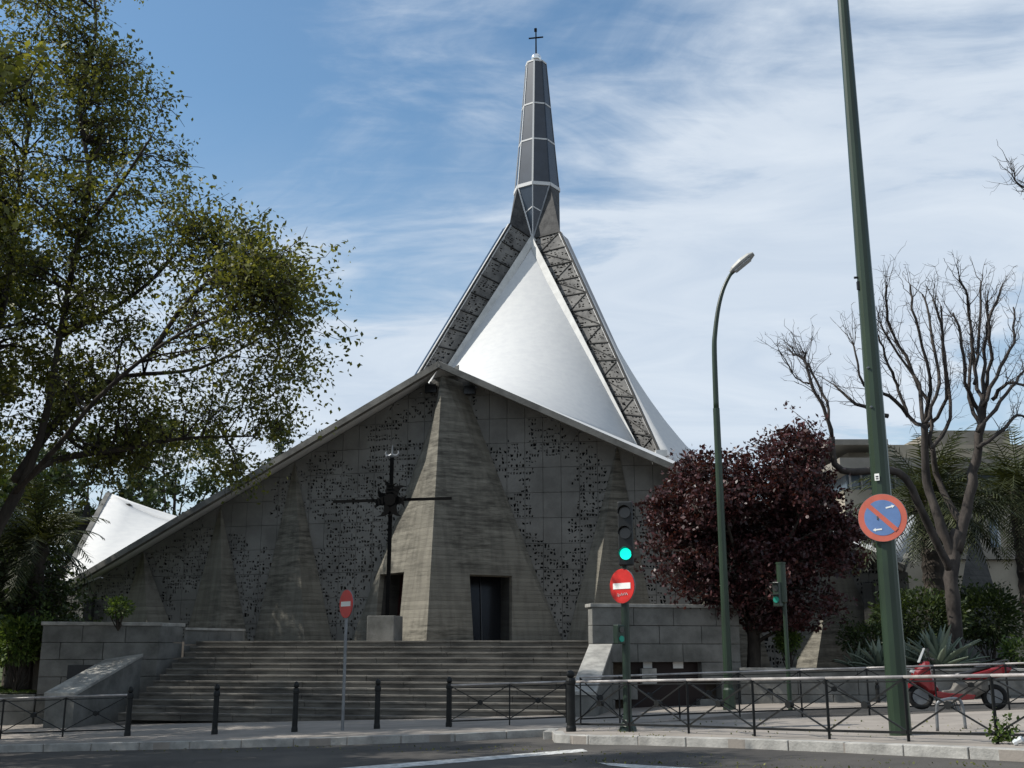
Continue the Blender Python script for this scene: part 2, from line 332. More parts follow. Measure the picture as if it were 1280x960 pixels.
# traffic island
isl_front = [G(700, 920), G(800, 921), G(920, 924), G(1060, 929), G(1180, 934), G(1300, 939), G(1500, 950)]
isl_back = [G(1500, 884), G(1300, 886), G(1087, 894.5), G(1003, 897), G(850, 901), G(720, 909)]
tip = [G(694, 918.5), G(690, 915.5), G(698, 911)]
isl = isl_front+isl_back+tip[::-1]
b = MB()
fr_ = [tip[1]]+isl_front; bk_ = [tip[2]]+isl_back[::-1]
nF = 9
def poly_at(pl, t):
    Ls = [0]
    for a, c in zip(pl, pl[1:]): Ls.append(Ls[-1]+(c-a).length)
    s = t*Ls[-1]
    for i in range(len(pl)-1):
        if s <= Ls[i+1]+1e-9: return pl[i].lerp(pl[i+1], (s-Ls[i])/(Ls[i+1]-Ls[i]))
    return pl[-1]
for i in range(nF):
    a, c = poly_at(fr_, i/(nF-1)), poly_at(bk_, i/(nF-1))
    b.v += [(a.x, a.y, Gz(a.x, a.y)-.3), (a.x, a.y, Gz(a.x, a.y)), (c.x, c.y, Gz(c.x, c.y)), (c.x, c.y, Gz(c.x, c.y)-.3)]
for i in range(nF-1):
    k = i*4; b.f += [(k, k+4, k+5, k+1), (k+1, k+5, k+6, k+2), (k+2, k+6, k+7, k+3)]
b.f += [(0, 1, 2, 3)]
b.build('traffic_island', M['pave'], kind='structure')
kerb_line('kerb_of_traffic_island', [tip[2], tip[1], tip[0]]+isl_front, w_=.2, seg=.95)
# red paver strip beside island edge, drain line
b = MB(); rp = [G(880, 883.5), G(1003, 879), G(1300, 872)]; rq = [G(880, 888), G(1003, 884), G(1300, 876)]
for a, c in zip(rp, rq): b.v += [(c.x, c.y, Gz(c.x, c.y)+.004), (a.x, a.y, Gz(a.x, a.y)+.004)]
b.f = [(0, 2, 3, 1), (2, 4, 5, 3)]; b.build('red_paver_strip', M['redpave'], kind='structure')
# road markings
def marking(pts, name='road_marking'):
    b = MB(); ps = [G(x, y, -.13) for x, y in pts]; b.add([(p.x, p.y, p.z+.005) for p in ps], [tuple(range(len(ps)))]); b.build(name, M['paint'], kind='structure')
marking([(330, 968), (372, 971), (735, 939.5), (728, 936.5)])
marking([(748, 953.5), (1000, 968), (900, 972), (760, 957)])

# ------------------------------------------------------------------ stone stairs and side blocks
pv = Vector((.979, -.206, 0)).normalized(); nv = Vector((-.206, -.979, 0)).normalized()   # along facade / outwards to the street
PZ = 1.45; NS = 13; RIS = .155; TR = .335
topmid = Vector((-3.2, 33.2, 0))     # middle of top stair edge
def SP(a, d, z=0): v = topmid+pv*a+nv*d; return Vector((v.x, v.y, z))
W0, W1 = -6.4, 5.75
stairs = empty('stairs', SP(-1.5, 0, 0), label='wide worn granite staircase rising from the pavement to the church doors', cat='stairs')
inv = Matrix.Translation(-stairs.location)
def bl(mb_, par, name, m, **k):
    iv = Matrix.Translation(-par.location); mb_.v = [tuple(iv @ Vector(v)) for v in mb_.v]
    return mb_.build(name, m, par, **k)
for i in range(NS):
    z1 = PZ-i*RIS; d0 = i*TR; q = MB()
    # each step is a row of stones of uneven length laid along the step
    s = W0
    first = True
    while s < W1-.05:
        ln_ = R.uniform(1.1, 1.9); e = min(s+ln_, W1)
        if W1-e < .5: e = W1
        dj = R.uniform(-.006, .006); zj = R.uniform(-.004, .004)
        a, bq = s+.004, e-.004
        poly = [SP(a, d0-.9 if i == 0 else d0-.02), SP(bq, d0-.9 if i == 0 else d0-.02), SP(bq, d0+TR+.02+dj), SP(a, d0+TR+.02+dj)]
        q.prism([(p.x, p.y) for p in poly], z1-.05+zj, z1+zj)
        poly = [SP(a, d0-.3), SP(bq, d0-.3), SP(bq, d0+TR-.01+dj), SP(a, d0+TR-.01+dj)]
        q.prism([(p.x, p.y) for p in poly], z1-RIS-.03, z1-.052+zj)
        s = e
    bl(q, stairs, 'step', M['stonestep'], bevel=.006)
q = MB()
base = [SP(W0, -1), SP(W1, -1), SP(W1, NS*TR-.1), SP(W0, NS*TR-.1)]
q.add([*(SP(a, -1, -1.2) for a in (W0, W1)), *(SP(a, NS*TR-.4, -1.2) for a in (W1, W0)), *(SP(a, -1, PZ-.25) for a in (W0, W1)), *(SP(a, .0, PZ-.25) for a in (W1, W0)), *(SP(a, NS*TR-.4, PZ-NS*RIS-.2) for a in (W0, W1))],
      [(0, 1, 2, 3), (4, 5, 6, 7), (7, 6, 9, 8), (0, 4, 5, 1), (8, 9, 2, 3)])
bl(q, stairs, 'stair_core', M['stonewall'])
# forecourt terrace
q = MB(); q.prism([(p.x, p.y) for p in (SP(-11.5, -.85), SP(9.5, -.85), Vector((9, 47, 0)), Vector((-14, 49, 0)))], .2, PZ-.006)
q.build('forecourt', M['pave'], kind='structure')

def block_wall(par, A, B, z0, z1, th, course, ln0, m, name='stone_block', inward=None, skip=None, bev=.01):
    """ashlar wall between plan points A,B, individual stones"""
    A = Vector((A.x, A.y, 0)); B = Vector((B.x, B.y, 0)); d = (B-A); Lw = d.length; d.normalize(); nr = inward
    z = z1; r = 0; top = True
    rows = []
    while z > z0+.05: rows.append((max(z0, z-course), z)); z -= course
    for r, (za, zb) in enumerate(rows):
        s = -(.5*ln0 if r % 2 else 0)
        while s < Lw-.02:
            e = s+ln0*R.uniform(.92, 1.08)
            a, c = max(s, 0), min(e, Lw)
            if Lw-c < .3*ln0: c = Lw; e = Lw
            if c-a > .06 and not (skip and skip(a, c, za, zb)):
                j = R.uniform(-.006, .006); q = MB(); g = .006
                p0 = A+d*(a+g)-nr*j; p1 = A+d*(c-g)-nr*j
                poly = [p0, p1, p1+nr*th, p0+nr*th]
                q.prism([(p.x, p.y) for p in poly], za+g, zb-g)
                bl(q, par, name, m, bevel=bev)
            s = e
# LEFT BLOCK (planter beside the stairs)
lb = empty('stone_planter', P(130, 850, 30.5), label='grey granite block planter at the left end of the stairs', cat='planter')
LBf = SP(W0-.35, 1.9); LBl = P(52, 800, 31.8)
LBl = Vector((LBl.x, LBl.y, 0)); LBd = (LBf-LBl).normalized()
LBn = Vector((-LBd.y, LBd.x, 0)); LBn = LBn if LBn.y > 0 else -LBn
ztop = 1.97
ventskip = lambda a, c, za, zb: False
block_wall(lb, LBl, LBf, -.9, ztop-.10, .35, .47, 1.15, M['stonewall'], inward=LBn)
LBb = SP(W0-.35, .5)
block_wall(lb, LBf+pv*.0, LBb, -.9, ztop-.10, .35, .47, 1.15, M['stonewall'], inward=-pv)
q = MB(); c0, c1, c2_, c3_ = LBl-LBn*.04-LBd*.05, LBf-LBn*.04+LBd*.06, LBb+pv*.06, LBb-pv*4.2
q.prism([(p.x, p.y) for p in (c0, c1, c1+LBn*.5-LBd*.0, c0+LBn*.5)], ztop-.10, ztop)
bl(q, lb, 'coping', M['stonelight'], bevel=.012)
q = MB(); q.prism([(p.x, p.y) for p in (c1+LBn*.5-pv*.45, c1+LBn*.5, c2_, c2_-pv*.45)], ztop-.10, ztop-.002)
bl(q, lb, 'coping', M['stonelight'], bevel=.012)
q = MB(); q.prism([(p.x, p.y) for p in (LBl+LBn*.3+LBd*.1, LBf+LBn*.3-LBd*.3, LBb-pv*.3, LBb-pv*6)], -.9, ztop-.25)
bl(q, lb, 'earth', M['soil'])
q = MB(); a = LBl+LBd*.75-LBn*.012; bq = LBl+LBd*1.6-LBn*.012; q.prism([(p.x, p.y) for p in (a, bq, bq+LBn*.05, a+LBn*.05)], .33, .78)
bl(q, lb, 'vent_dark_box', M['void'])  # dark box on the wall face stands for the unlit cavity
# low wall continuing to the church
lw = empty('low_granite_wall', LBb, label='low pale granite wall between the left planter and the concrete facade', cat='wall')
LW2 = SP(-5.9, -1.8)
block_wall(lw, LBb+pv*.05, LW2, .9, 1.78, .3, .44, 1.0, M['stonewall'], inward=Vector((0, 1, 0)))
q = MB(); q.prism([(p.x, p.y) for p in (LBb+pv*.08-Vector((0, .04, 0)), LW2-Vector((0, .04, 0)), LW2+Vector((0, .34, 0)), LBb+pv*.08+Vector((0, .34, 0)))], 1.782, 1.85)
bl(q, lw, 'coping', M['stonelight'])
# CHEEK WALLS that slope down with the stairs
def cheek(a0, wth, label, d0=1.9, d1=NS*TR+.9, zt=1.30, zb=.16):
    par = empty('stair_cheek_wall', SP(a0, d1, 0), label=label, cat='wall')
    q = MB(); a1 = a0+wth
    def sect(a, g=0): return [SP(a, d0, -1), SP(a, d1, -1), SP(a, d1, zb-.09), SP(a, d0+.0, zt-.09)]
    s0 = sect(a0+.03); s1 = sect(a1-.03)
    q.add(s0+s1, [(0, 1, 2, 3), (7, 6, 5, 4), (0, 4, 5, 1), (1, 5, 6, 2), (2, 6, 7, 3), (3, 7, 4, 0)])
    bl(q, par, 'wall_body', M['stonewall'], bevel=.01)
    n = 3
    for i in range(n):
        ta, tb = i/n, (i+1)/n; g = .004
        da, db = d0+(d1+.04-d0)*ta+g, d0+(d1+.04-d0)*tb-g
        za, zb_ = zt+(zb-zt)*ta, zt+(zb-zt)*tb
        q = MB(); q.add([SP(a0, da, za-.088), SP(a1, da, za-.088), SP(a1, db, zb_-.088), SP(a0, db, zb_-.088), SP(a0, da, za), SP(a1, da, za), SP(a1, db, zb_), SP(a0, db, zb_)], [(0, 1, 2, 3), (7, 6, 5, 4), (0, 4, 5, 1), (1, 5, 6, 2), (2, 6, 7, 3), (3, 7, 4, 0)])
        bl(q, par, 'coping', M['stonelight'], bevel=.01)
cheek(W0-1.6, .9, 'sloping granite side wall of the stairs, at the left planter', zt=1.15, zb=.12)
cheek(W1+.02, .62, 'sloping pale granite side wall of the stairs, beside the traffic light', zt=1.35, zb=.25)
# RIGHT BLOCK
rb = empty('stone_retaining_block', SP(W1+1, 1, 0), label='grey granite retaining block with notices, right of the stairs under the purple tree', cat='wall')
RA = SP(W1+.1, 1.9); RB = P(925, 800, 31.0); RB = Vector((RB.x, RB.y, 0)); RC = SP(W1+.1, -2)
rd = (RB-RA).normalized(); rn = Vector((-rd.y, rd.x, 0)); zr = 2.4
opA = (P(809, 840, RA.y).x-RA.x); opB = (P(881, 840, RA.y).x-RA.x)
block_wall(rb, RA, RB, -.6, zr-.09, .4, .48, 1.2, M['stonewall'], inward=rn, skip=lambda a, c, za, zb: (c > opA+.1 and a < opB-.1 and zb < 1.35))
block_wall(rb, RA+rn*.0, RC, -.3, zr-.09, .4, .48, 1.1, M['stonelight'], inward=rd)  # paler stone on this left face paints in its sunlight
q = MB(); q.prism([(p.x, p.y) for p in (RA-rn*.05-rd*.05, RB-rn*.05, RB+rn*.5, RA+rn*.5-rd*.05)], zr-.09, zr); bl(q, rb, 'coping', M['stonelight'], bevel=.01)
q = MB(); q.prism([(p.x, p.y) for p in (RA+rn*.5-rd*.05, RA+rn*.5+rd*.45, RC+rd*.45, RC-rd*.05)], zr-.09, zr-.002); bl(q, rb, 'coping', M['stonelight'], bevel=.01)
q = MB(); q.prism([(p.x, p.y) for p in (RA+rn*.42+rd*.45, RB+rn*.42, RB+rn*4.2, RC+rd*.45)], -.6, zr-.3); bl(q, rb, 'earth', M['soil'])
q = MB(); a, c = RA+rd*(opA-.3)+rn*.3, RA+rd*(opB+.3)+rn*.3; q.prism([(p.x, p.y) for p in (a, c, c+rn*.05, a+rn*.05)], -.5, 1.4); bl(q, rb, 'dark_panel', M['panelred'])
for (x, y, ww, hh) in ((817, 831, 12, 9), (858, 831, 14, 10)):
    s = (P(x, y, RA.y).x-RA.x); c = P(x, y, RA.y-s*.2); 
    pc = RA+rd*s+rn*.27; q = MB(); q.box((pc.x, pc.y, c.z), (ww/48, .02, hh/46), math.atan2(rd.y, rd.x)); bl(q, rb, 'paper_notice', M['paper'])
s = P(817, 845, RA.y).x-RA.x; pc = RA+rd*s+rn*.2; q = MB(); q.box((pc.x, pc.y, .5), (.42, .18, .42), math.atan2(rd.y, rd.x)); bl(q, rb, 'meter_box', M['stonelight'], bevel=.01)

# ------------------------------------------------------------------ CHURCH
church = empty('church', (1.4, 58, 0), label='concrete church with white folded shell roof and tall dark glass spire', cat='church')
CO = Vector((1.4, 58, 0))
def Fq(q_, w_, z): v = CO+nv*q_+pv*w_; return Vector((v.x, v.y, z))
def cb(mb_, name, m, par=None, **k):
    mb_.v = [tuple(Vector(v)-CO) for v in mb_.v]
    return mb_.build(name, m, par or church, **k)
Nn = Vector((-2.66, 39.0, 11.32)); Lc = P(72, 739, 43.5); Rc = P(1127, 709, 37.1)
SL = P(135, 618, 54); SR = P(1154, 641, 50)
PLi, PLo = P(487, 577, 52.6), P(453, 585, 51.0); PRi, PRo = P(800, 565, 49.6), P(828, 572, 48.2)
Ti = P(666, 299, 57.0); ToR = P(700, 290, 55.9); ToL = P(637, 280, 56.3)
Bb = Fq(-19.4, 0, 11.3); BLc = Fq(-17, -17, 3.6); BRc = Fq(-17, 17, 3.6)
PBL, PBR = Fq(-8.5, -5.0, 9.4), Fq(-8.5, 5.0, 9.4); TiB = Fq(-1.25, 0, 22.95)
def grid_patch(name, m, fn, nu=18, nv_=18, th=.22, par=None, **k):
    q = MB(); 
    for j in range(nv_+1):
        for i in range(nu+1): q.v.append(fn(i/nu, j/nv_))
    for j in range(nv_):
        for i in range(nu): a = j*(nu+1)+i; q.f.append((a, a+1, a+nu+2, a+nu+1))
    o = cb(q, name, m, par, smooth=True, fix=False, **k)
    md = o.modifiers.new('thickness', 'SOLIDIFY'); md.thickness = th; md.offset = 0
    return o
def bil(a, b_, c, d): return lambda u, v: a*(1-u)*(1-v)+b_*u*(1-v)+c*u*v+d*(1-u)*v
def sagline(a, b_, s): return lambda t: a.lerp(b_, t)-Vector((0, 0, s*4*t*(1-t)))
def coons(c0, c1, d0, d1):     # c0(u) at v=0, c1(u) at v=1, d0(v) at u=0, d1(v) at u=1
    return lambda u, v: c0(u)*(1-v)+c1(u)*v+d0(v)*(1-u)+d1(v)*u-(c0(0)*(1-u)*(1-v)+c0(1)*u*(1-v)+c1(0)*(1-u)*v+c1(1)*u*v)
roof = empty('roof'); roof.parent = church
# front shell
grid_patch('front_shell', M['white'], bil(Ti, PRi, Nn+Vector((0, .1, .05)), PLi), 26, 26, .2, roof)
# side shells with sagging lower curves
sgL = sagline(PLo, SL, 2.2); sgR = sagline(PRo, SR, 1.6)
def sideshell(T_, Pa, S_, Pb, sga, name):
    sgb = sagline(Pb, S_, 2.0)
    return grid_patch(name, M['white'], coons(sagline(T_, Pa, 0), sgb, sagline(T_, Pb, 0), sga), 20, 20, .2, roof)
sideshell(ToL, PLo, SL, PBL, sgL, 'side_shell'); sideshell(ToR, PRo, Vector((SR.x, SR.y, SR.z-.5)), PBR, sagline(PRo, Vector((SR.x, SR.y, SR.z-.5)), 1.6), 'side_shell')
grid_patch('rear_shell', M['white'], bil(TiB, PBR, Bb, PBL), 12, 12, .2, roof)
# wing roofs (fans from the eave edges to the rib feet)
def wing(A, B_, apex, s, name='wing_roof', sa=0, sb=0):
    def fn(u, v):
        e = A.lerp(B_, v); sg = sa*(1-v)+sb*v
        p = e.lerp(apex, u); p = p-Vector((0, 0, sg*4*u*(1-u))); return p
    return grid_patch(name, M['white'], fn, 10, 12, .16, roof)
wing(Nn, Lc, PLo, 0); wing(Nn, Rc, PRo, 0)
wing(Lc, SL, PLo, 0, sa=.2, sb=2.2); wing(Rc, SR, PRo, 0, sa=.2, sb=1.6)
wing(SL, BLc, PBL, 0, sa=2, sb=.2); wing(SR, BRc, PBR, 0, sa=2, sb=.2); wing(BLc, Bb, PBL, 0); wing(BRc, Bb, PBR, 0)
# eave edge beams
def eave(A, B_, th=.22, nm='eave'):
    d = (B_-A).normalized(); q = MB(); up = Vector((0, 0, 1))
    q.bar(A-d*.05+Vector((0, 0, -.02)), B_+d*.05+Vector((0, 0, -.02)), .22, th); return cb(q, nm, M['eave'], roof)
for a, c in ((Nn, Lc), (Nn, Rc), (Lc, SL), (Rc, SR), (SL, BLc), (SR, BRc), (BLc, Bb), (BRc, Bb)): eave(a, c)
# front of the lip in dark weathered concrete under the eave
# louvre slots on the right corner of the roof
for k in range(3):
    a = Rc.lerp(SR, .22+.13*k); c = Rc.lerp(PRo, .05+.03*k)
    q = MB(); m_ = a.lerp(c, .5)-Vector((0, .3, -.02)); 
    q.bar(a+Vector((-.05, -.15, .1)), m_+Vector((0, 0, -.3)), .25, .12); q.bar(m_+Vector((0, 0, -.3)), c+Vector((0, -.1, .35)), .25, .12); cb(q, 'roof_slot', M['void'], roof)

# ---- generic perforated panel
def perforated(Q, t_vec, nu, nv_, dens, jit=.22, joint=.007, seed=0, name='lattice_panel', m=None, par=None, clip=None, swirl=None):
    """Q: corners bl,br,tr,tl. cells jittered; holes cut right through."""
    r = random.Random(seed); q = MB()
    bl_, br_, tr_, tl_ = Q; cu, cv = joint/(br_-bl_).length, joint/(tl_-bl_).length
    def at(u, v):
        u = cu+u*(1-2*cu); v = cv+v*(1-2*cv); return bl_*(1-u)*(1-v)+br_*u*(1-v)+tr_*u*v+tl_*(1-u)*v
    gv = {}
    for j in range(nv_+1):
        for i in range(nu+1):
            ju = 0 if i in (0, nu) else r.uniform(-jit, jit)/nu; jv = 0 if j in (0, nv_) else r.uniform(-jit, jit)/nv_
            gv[i, j] = (i/nu+ju, j/nv_+jv)
    idx = {k: q.v.append(at(*v)) or len(q.v)-1 for k, v in gv.items()}
    for j in range(nv_):
        for i in range(nu):
            c4 = [gv[i, j], gv[i+1, j], gv[i+1, j+1], gv[i, j+1]]; i4 = [idx[i, j], idx[i+1, j], idx[i+1, j+1], idx[i, j+1]]
            mu_, mv_ = sum(c[0] for c in c4)/4, sum(c[1] for c in c4)/4
            if r.random() < dens(mu_, mv_, at(mu_, mv_)):
                k = r.uniform(.40, .80); sk = r.uniform(-.25, .25)
                hole = []
                for n_, c in enumerate(c4):
                    kk = k*r.uniform(.75, 1.12); du = (c[0]-mu_)*kk*(1+sk); dv = (c[1]-mv_)*kk*(1-sk)
                    hole.append((mu_+du, mv_+dv))
                b0 = len(q.v); q.v += [at(*h) for h in hole]; q.v += [at(*h)+t_vec for h in hole]
                for n_ in range(4):
                    m2 = (n_+1) % 4
                    q.f.append((i4[n_], i4[m2], b0+m2, b0+n_)); q.f.append((b0+n_, b0+m2, b0+4+m2, b0+4+n_))
            else: q.f.append(tuple(i4))
    # rim
    ring = [(i, 0) for i in range(nu)]+[(nu, j) for j in range(nv_)]+[(i, nv_) for i in range(nu, 0, -1)]+[(0, j) for j in range(nv_, 0, -1)]
    b0 = len(q.v); q.v += [at(*gv[k])+t_vec for k in ring]; n = len(ring)
    for a in range(n): c = (a+1) % n; q.f.append((idx[ring[a]], b0+a, b0+c, idx[ring[c]]))
    q.v = [tuple(Vector(v)-CO) for v in q.v]
    me = q.mesh(name, m, fix=False)
    if clip:
        bm = bmesh.new(); bm.from_mesh(me)
        for co_, no_ in clip:
            bmesh.ops.bisect_plane(bm, geom=bm.verts[:]+bm.edges[:]+bm.faces[:], plane_co=co_-CO, plane_no=no_, clear_outer=True)
        ok = len(bm.faces) > 0; bm.to_mesh(me); bm.free()
        if not ok: return None
    return inst(name, me, par)

def plane_of(a, b_, c):
    n = (b_-a).cross(c-a).normalized()
    return a, (n if n.z > 0 else -n)
def ray_plane(px, py, co, no):
    d = Vector(ray(px, py)); o = Vector((0, 0, EYE)); t = (co-o).dot(no)/d.dot(no); return o+d*t
def vnoise(x, y, s):
    def h(i, j): return random.Random((i*73856093) ^ (j*19349663) ^ s).random()
    i, j = math.floor(x), math.floor(y); fx, fy = x-i, y-j; fx = fx*fx*(3-2*fx); fy = fy*fy*(3-2*fy)
    return (h(i, j)*(1-fx)+h(i+1, j)*fx)*(1-fy)+(h(i, j+1)*(1-fx)+h(i+1, j+1)*fx)*fy

SETB = 1.25
def facade(A, B_, apex, tents, name, seed, nose_t):
    """A = nose, B_ = low corner. wall plane set back under the eave. tents: list (apex_s, left_s, ridge_s, right_s, out) metres along the wall"""
    d = Vector((B_.x-A.x, B_.y-A.y, 0)); Lw = d.length; d.normalize()
    inn = Vector((-d.y, d.x, 0)); 
    if inn.y < 0: inn = -inn
    co, no = plane_of(A, B_, apex); co = co-Vector((0, 0, .12))
    o0 = Vector((A.x, A.y, 0))+inn*SETB
    def W(s, z, out=0): p = o0+d*s-inn*out; return Vector((p.x, p.y, z))
    def topz(s, out=0):
        p = o0+d*s-inn*out; return co.z-(no.x*(p.x-co.x)+no.y*(p.y-co.y))/no.z
    wall = empty(name); wall.parent = church
    zb = .3
    # dark glazing behind the pierced panels
    q = MB(); q.slab([W(.15, zb, -.32), W(Lw, zb, -.32), W(Lw, topz(Lw, -.32)-.05, -.32), W(.15, topz(.15, -.32)-.25, -.32)], inn*.1); cb(q, 'backing_wall', M['void'], wall)
    clip = [(co, no)]
    pw, ph = .66, .92
    def inside(s, z):
        for (ap, l, rg, r_, out) in tents_all:
            zt = topz(ap)
            if z > zt: continue
            t = (zt-z)/(zt-PZ); a, c = ap+(l-ap)*t, ap+(r_-ap)*t
            if a+.05 < s < c-.05: return True
        return False
    k = 0; s = -.3; tents_all = tents+[nose_t]
    cols = int((Lw+.3)/pw)+1
    for c in range(cols):
        s0 = -.3+c*pw; s1 = s0+pw
        z = zb
        while z < max(topz(s0), topz(s1)):
            z1 = z+ph
            cs_ = [(s0, z), (s1, z), (s1, z1), (s0, z1), ((s0+s1)/2, (z+z1)/2)]
            if not all(inside(*x) for x in cs_):
                def dens(u, v, p, s0=s0, z=z):
                    ss = s0+u*pw; zz_ = z+v*ph
                    a = vnoise(ss*.75+3, zz_*.55, seed); b2 = vnoise(ss*1.9, zz_*1.3, seed+9)
                    t = a*.75+b2*.45
                    rel = zz_/max(1, topz(ss))
                    gx, gz = math.floor(ss/2.1), math.floor(zz_/1.9); rc = random.Random(gx*77+gz*1013+seed); cx0, cz0 = (gx+rc.uniform(.2, .8))*2.1, (gz+rc.uniform(.2, .8))*1.9
                    dd_ = math.hypot(ss-cx0, (zz_-cz0)*rc.uniform(.6, 1.5)); md_ = rc.random()
                    row = math.sin(dd_*rc.uniform(14, 20)) if md_ > .4 else math.sin((ss*rc.uniform(-1, 1)+zz_)*16)
                    return (.95 if row > -.15 else .12)*(1 if t > .50 else .10 if t > .45 else 0)*(1 if rel < .95 else .2)
                Q = [W(s0, z), W(s1, z), W(s1, z1), W(s0, z1)]
                perforated(Q, inn*.10, 6, 7, dens, jit=.40, seed=seed*1000+k, m=M['lattice'], par=wall, clip=clip, name='pierced_panel')
                k += 1
            z = z1
    for (ap, l, rg, r_, out) in tents:
        t = empty('buttress'); t.parent = wall
        zt = topz(ap, .0)
        Ap = W(ap, zt, .04); Lf = W(l, zb-.3-(0), .02); Rf = W(r_, zb-.3, .02)
        ext = (zt-zb+.3)/(zt-PZ)
        Lf = Ap.lerp(W(l, PZ, .02), ext); Rf = Ap.lerp(W(r_, PZ, .02), ext); Ff = Ap.lerp(W(rg, PZ, out), ext)
        q = MB(); q.add([Ap, Lf, Ff, Rf], [(0, 1, 2), (0, 2, 3), (1, 3, 2), (0, 3, 1)])
        t_ = cb(q, 'concrete_fold', M['conc'], t)
    return W, topz, d, inn, wall, Lw

# survey of the facade folds (pixel columns at terrace level), measured along the wall
def s_at(A, d, inn, px, py):
    o0 = Vector((A.x, A.y, 0))+inn*SETB; h = ray_plane(px, py, o0, inn); return (h-o0).dot(d)
dL = Vector((Lc.x-Nn.x, Lc.y-Nn.y, 0)).normalized(); iL = Vector((-dL.y, dL.x, 0)); iL = iL if iL.y > 0 else -iL
dR = Vector((Rc.x-Nn.x, Rc.y-Nn.y, 0)).normalized(); iR = Vector((-dR.y, dR.x, 0)); iR = iR if iR.y > 0 else -iR
sl = lambda x, y=800: s_at(Nn, dL, iL, x, y); sr = lambda x, y=800: s_at(Nn, dR, iR, x, y)
tL = [(sl(368, 600), sl(416), sl(398), sl(317), 1.1), (sl(276, 640), sl(311), sl(296), sl(231), 1.1), (sl(180, 690), sl(222), sl(205), sl(140), 1.0)]
tL = [(a, l, g, r_, o) if l < r_ else (a, r_, g, l, o) for a, l, g, r_, o in tL]
mirror = lambda px: px
tR = [(sr(772, 567), sr(708), sr(738), sr(822), .95), (sr(905, 620), sr(852), sr(880), sr(955), .95), (sr(1045, 690), sr(1000), sr(1020), sr(1100), .95)]
WL, tzL, _, _, wallL, LwL = facade(Nn, Lc, PLo, tL, 'left_front_wall', 11, (0, -4, 0, sl(439), 0))
WR, tzR, _, _, wallR, LwR = facade(Nn, Rc, PRo, tR, 'right_front_wall', 23, (.2, -4, 0, sr(704), 0))
# nose buttress with its two door openings
nose = empty('entrance_buttress'); nose.parent = church
top = Vector((-2.56, 39.25, 10.98)); foot = P(533, 797, 37.3); foot.z = PZ-.1
zl = PZ-.02
NLf = WL(sl(439), zl, .02); NRf = WR(sr(704), zl, .02); NFf = Vector((foot.x, foot.y, zl))
NLt = WL(.12, 11.05, .03); NRt = WR(sr(578, 480), 10.9, .03)
def door_face(pts, co, no, dpx, name, jamb=.9, mt_='door'):
    """pts: polygon (foot a, foot b, top...) ; dpx: door px (x left bottom, x left top, x right top, x right bottom, y top)"""
    xlb, xlt, xrt, xrb, yt = dpx
    A_, B_ = pts[0], pts[1]
    lt = ray_plane(xlt, yt, co, no); rt = ray_plane(xrt, yt, co, no); rt.z = lt.z
    # foot positions on line A_B_
    def onfoot(px):
        n2 = (B_-A_).cross(Vector((0, 0, 1))).normalized(); h = ray_plane(px, 800, A_, n2); t = (h-A_).dot(B_-A_)/(B_-A_).length_squared; return A_.lerp(B_, t)
    lb_, rb_ = onfoot(xlb), onfoot(xrb)
    n_ = no if no.y < 0 else -no
    poly = [A_, lb_, lt, rt, rb_, B_]+pts[2:]
    q = MB(); q.slab(poly, -n_*.25); cb(q, 'concrete_face', M['conc'], nose)
    hn = Vector((n_.x, n_.y, 0)).normalized()
    q = MB()
    dp = -hn*jamb
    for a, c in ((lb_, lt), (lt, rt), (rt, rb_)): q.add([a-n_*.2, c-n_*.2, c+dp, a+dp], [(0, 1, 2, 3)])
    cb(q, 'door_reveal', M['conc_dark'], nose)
    q = MB(); q.slab([lb_+dp*.97, rb_+dp*.97, rt+dp*.97, lt+dp*.97], -hn*.06); dr = cb(q, name, M[mt_], nose)
    mid = (lb_+rb_)/2+dp*.94; mt = (lt+rt)/2+dp*.94
    q = MB(); q.bar(mid, mt, .03, .04); cb(q, 'door_joint', M['void'], dr)
    dr.name = name
def tri_plane(a, b_, c): n = (b_-a).cross(c-a).normalized(); return a, n
co, no = tri_plane(NLf, NFf, top); door_face([NLf, NFf, top, NLt], co, no, (467, 475, 505, 497, 718), 'entrance_door')
co, no = tri_plane(NFf, NRf, top); door_face([NFf, NRf, NRt, top], co, no, (592, 587, 640, 640, 718), 'entrance_door', mt_='void')
for x, y in ((588, 490), (540, 486)):
    wl = (WR, sr) if x > 560 else (WL, sl); s = wl[1](x, y); zc = P(x, y, 40.3).z; q = MB(); p = wl[0](s, zc, .10); q.box(p, (.42, .22, .3), math.atan2(dR.y, dR.x)); cb(q, 'vent_dark_box', M['void'], nose)  # dark boxes in place of the unlit openings
# side wall under the right-hand eave, with an outward leaning buttress
def sidewall(A, B_, name, inset=1.0, zb=.2):
    d = Vector((B_.x-A.x, B_.y-A.y, 0)); Lw = d.length; d.normalize(); inn = Vector((-d.y, d.x, 0)); inn = inn if inn.dot(CO-A) > 0 else -inn
    q = MB(); a, c = Vector((A.x, A.y, 0))+inn*inset, Vector((B_.x, B_.y, 0))+inn*inset
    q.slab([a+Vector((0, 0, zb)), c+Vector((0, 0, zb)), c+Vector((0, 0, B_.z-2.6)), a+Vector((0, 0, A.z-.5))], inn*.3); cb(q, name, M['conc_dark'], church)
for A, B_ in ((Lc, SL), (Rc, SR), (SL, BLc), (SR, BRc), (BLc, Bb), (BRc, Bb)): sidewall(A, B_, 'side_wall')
q = MB(); a = P(1216, 648, 49); q.add([a, Vector((15.8, 41.5, .3)), P(1268, 815, 45.0), Vector((21.5, 52, .3))], [(0, 1, 2), (0, 2, 3), (0, 3, 1), (1, 3, 2)]); cb(q, 'side_buttress', M['conc_dark'], church)
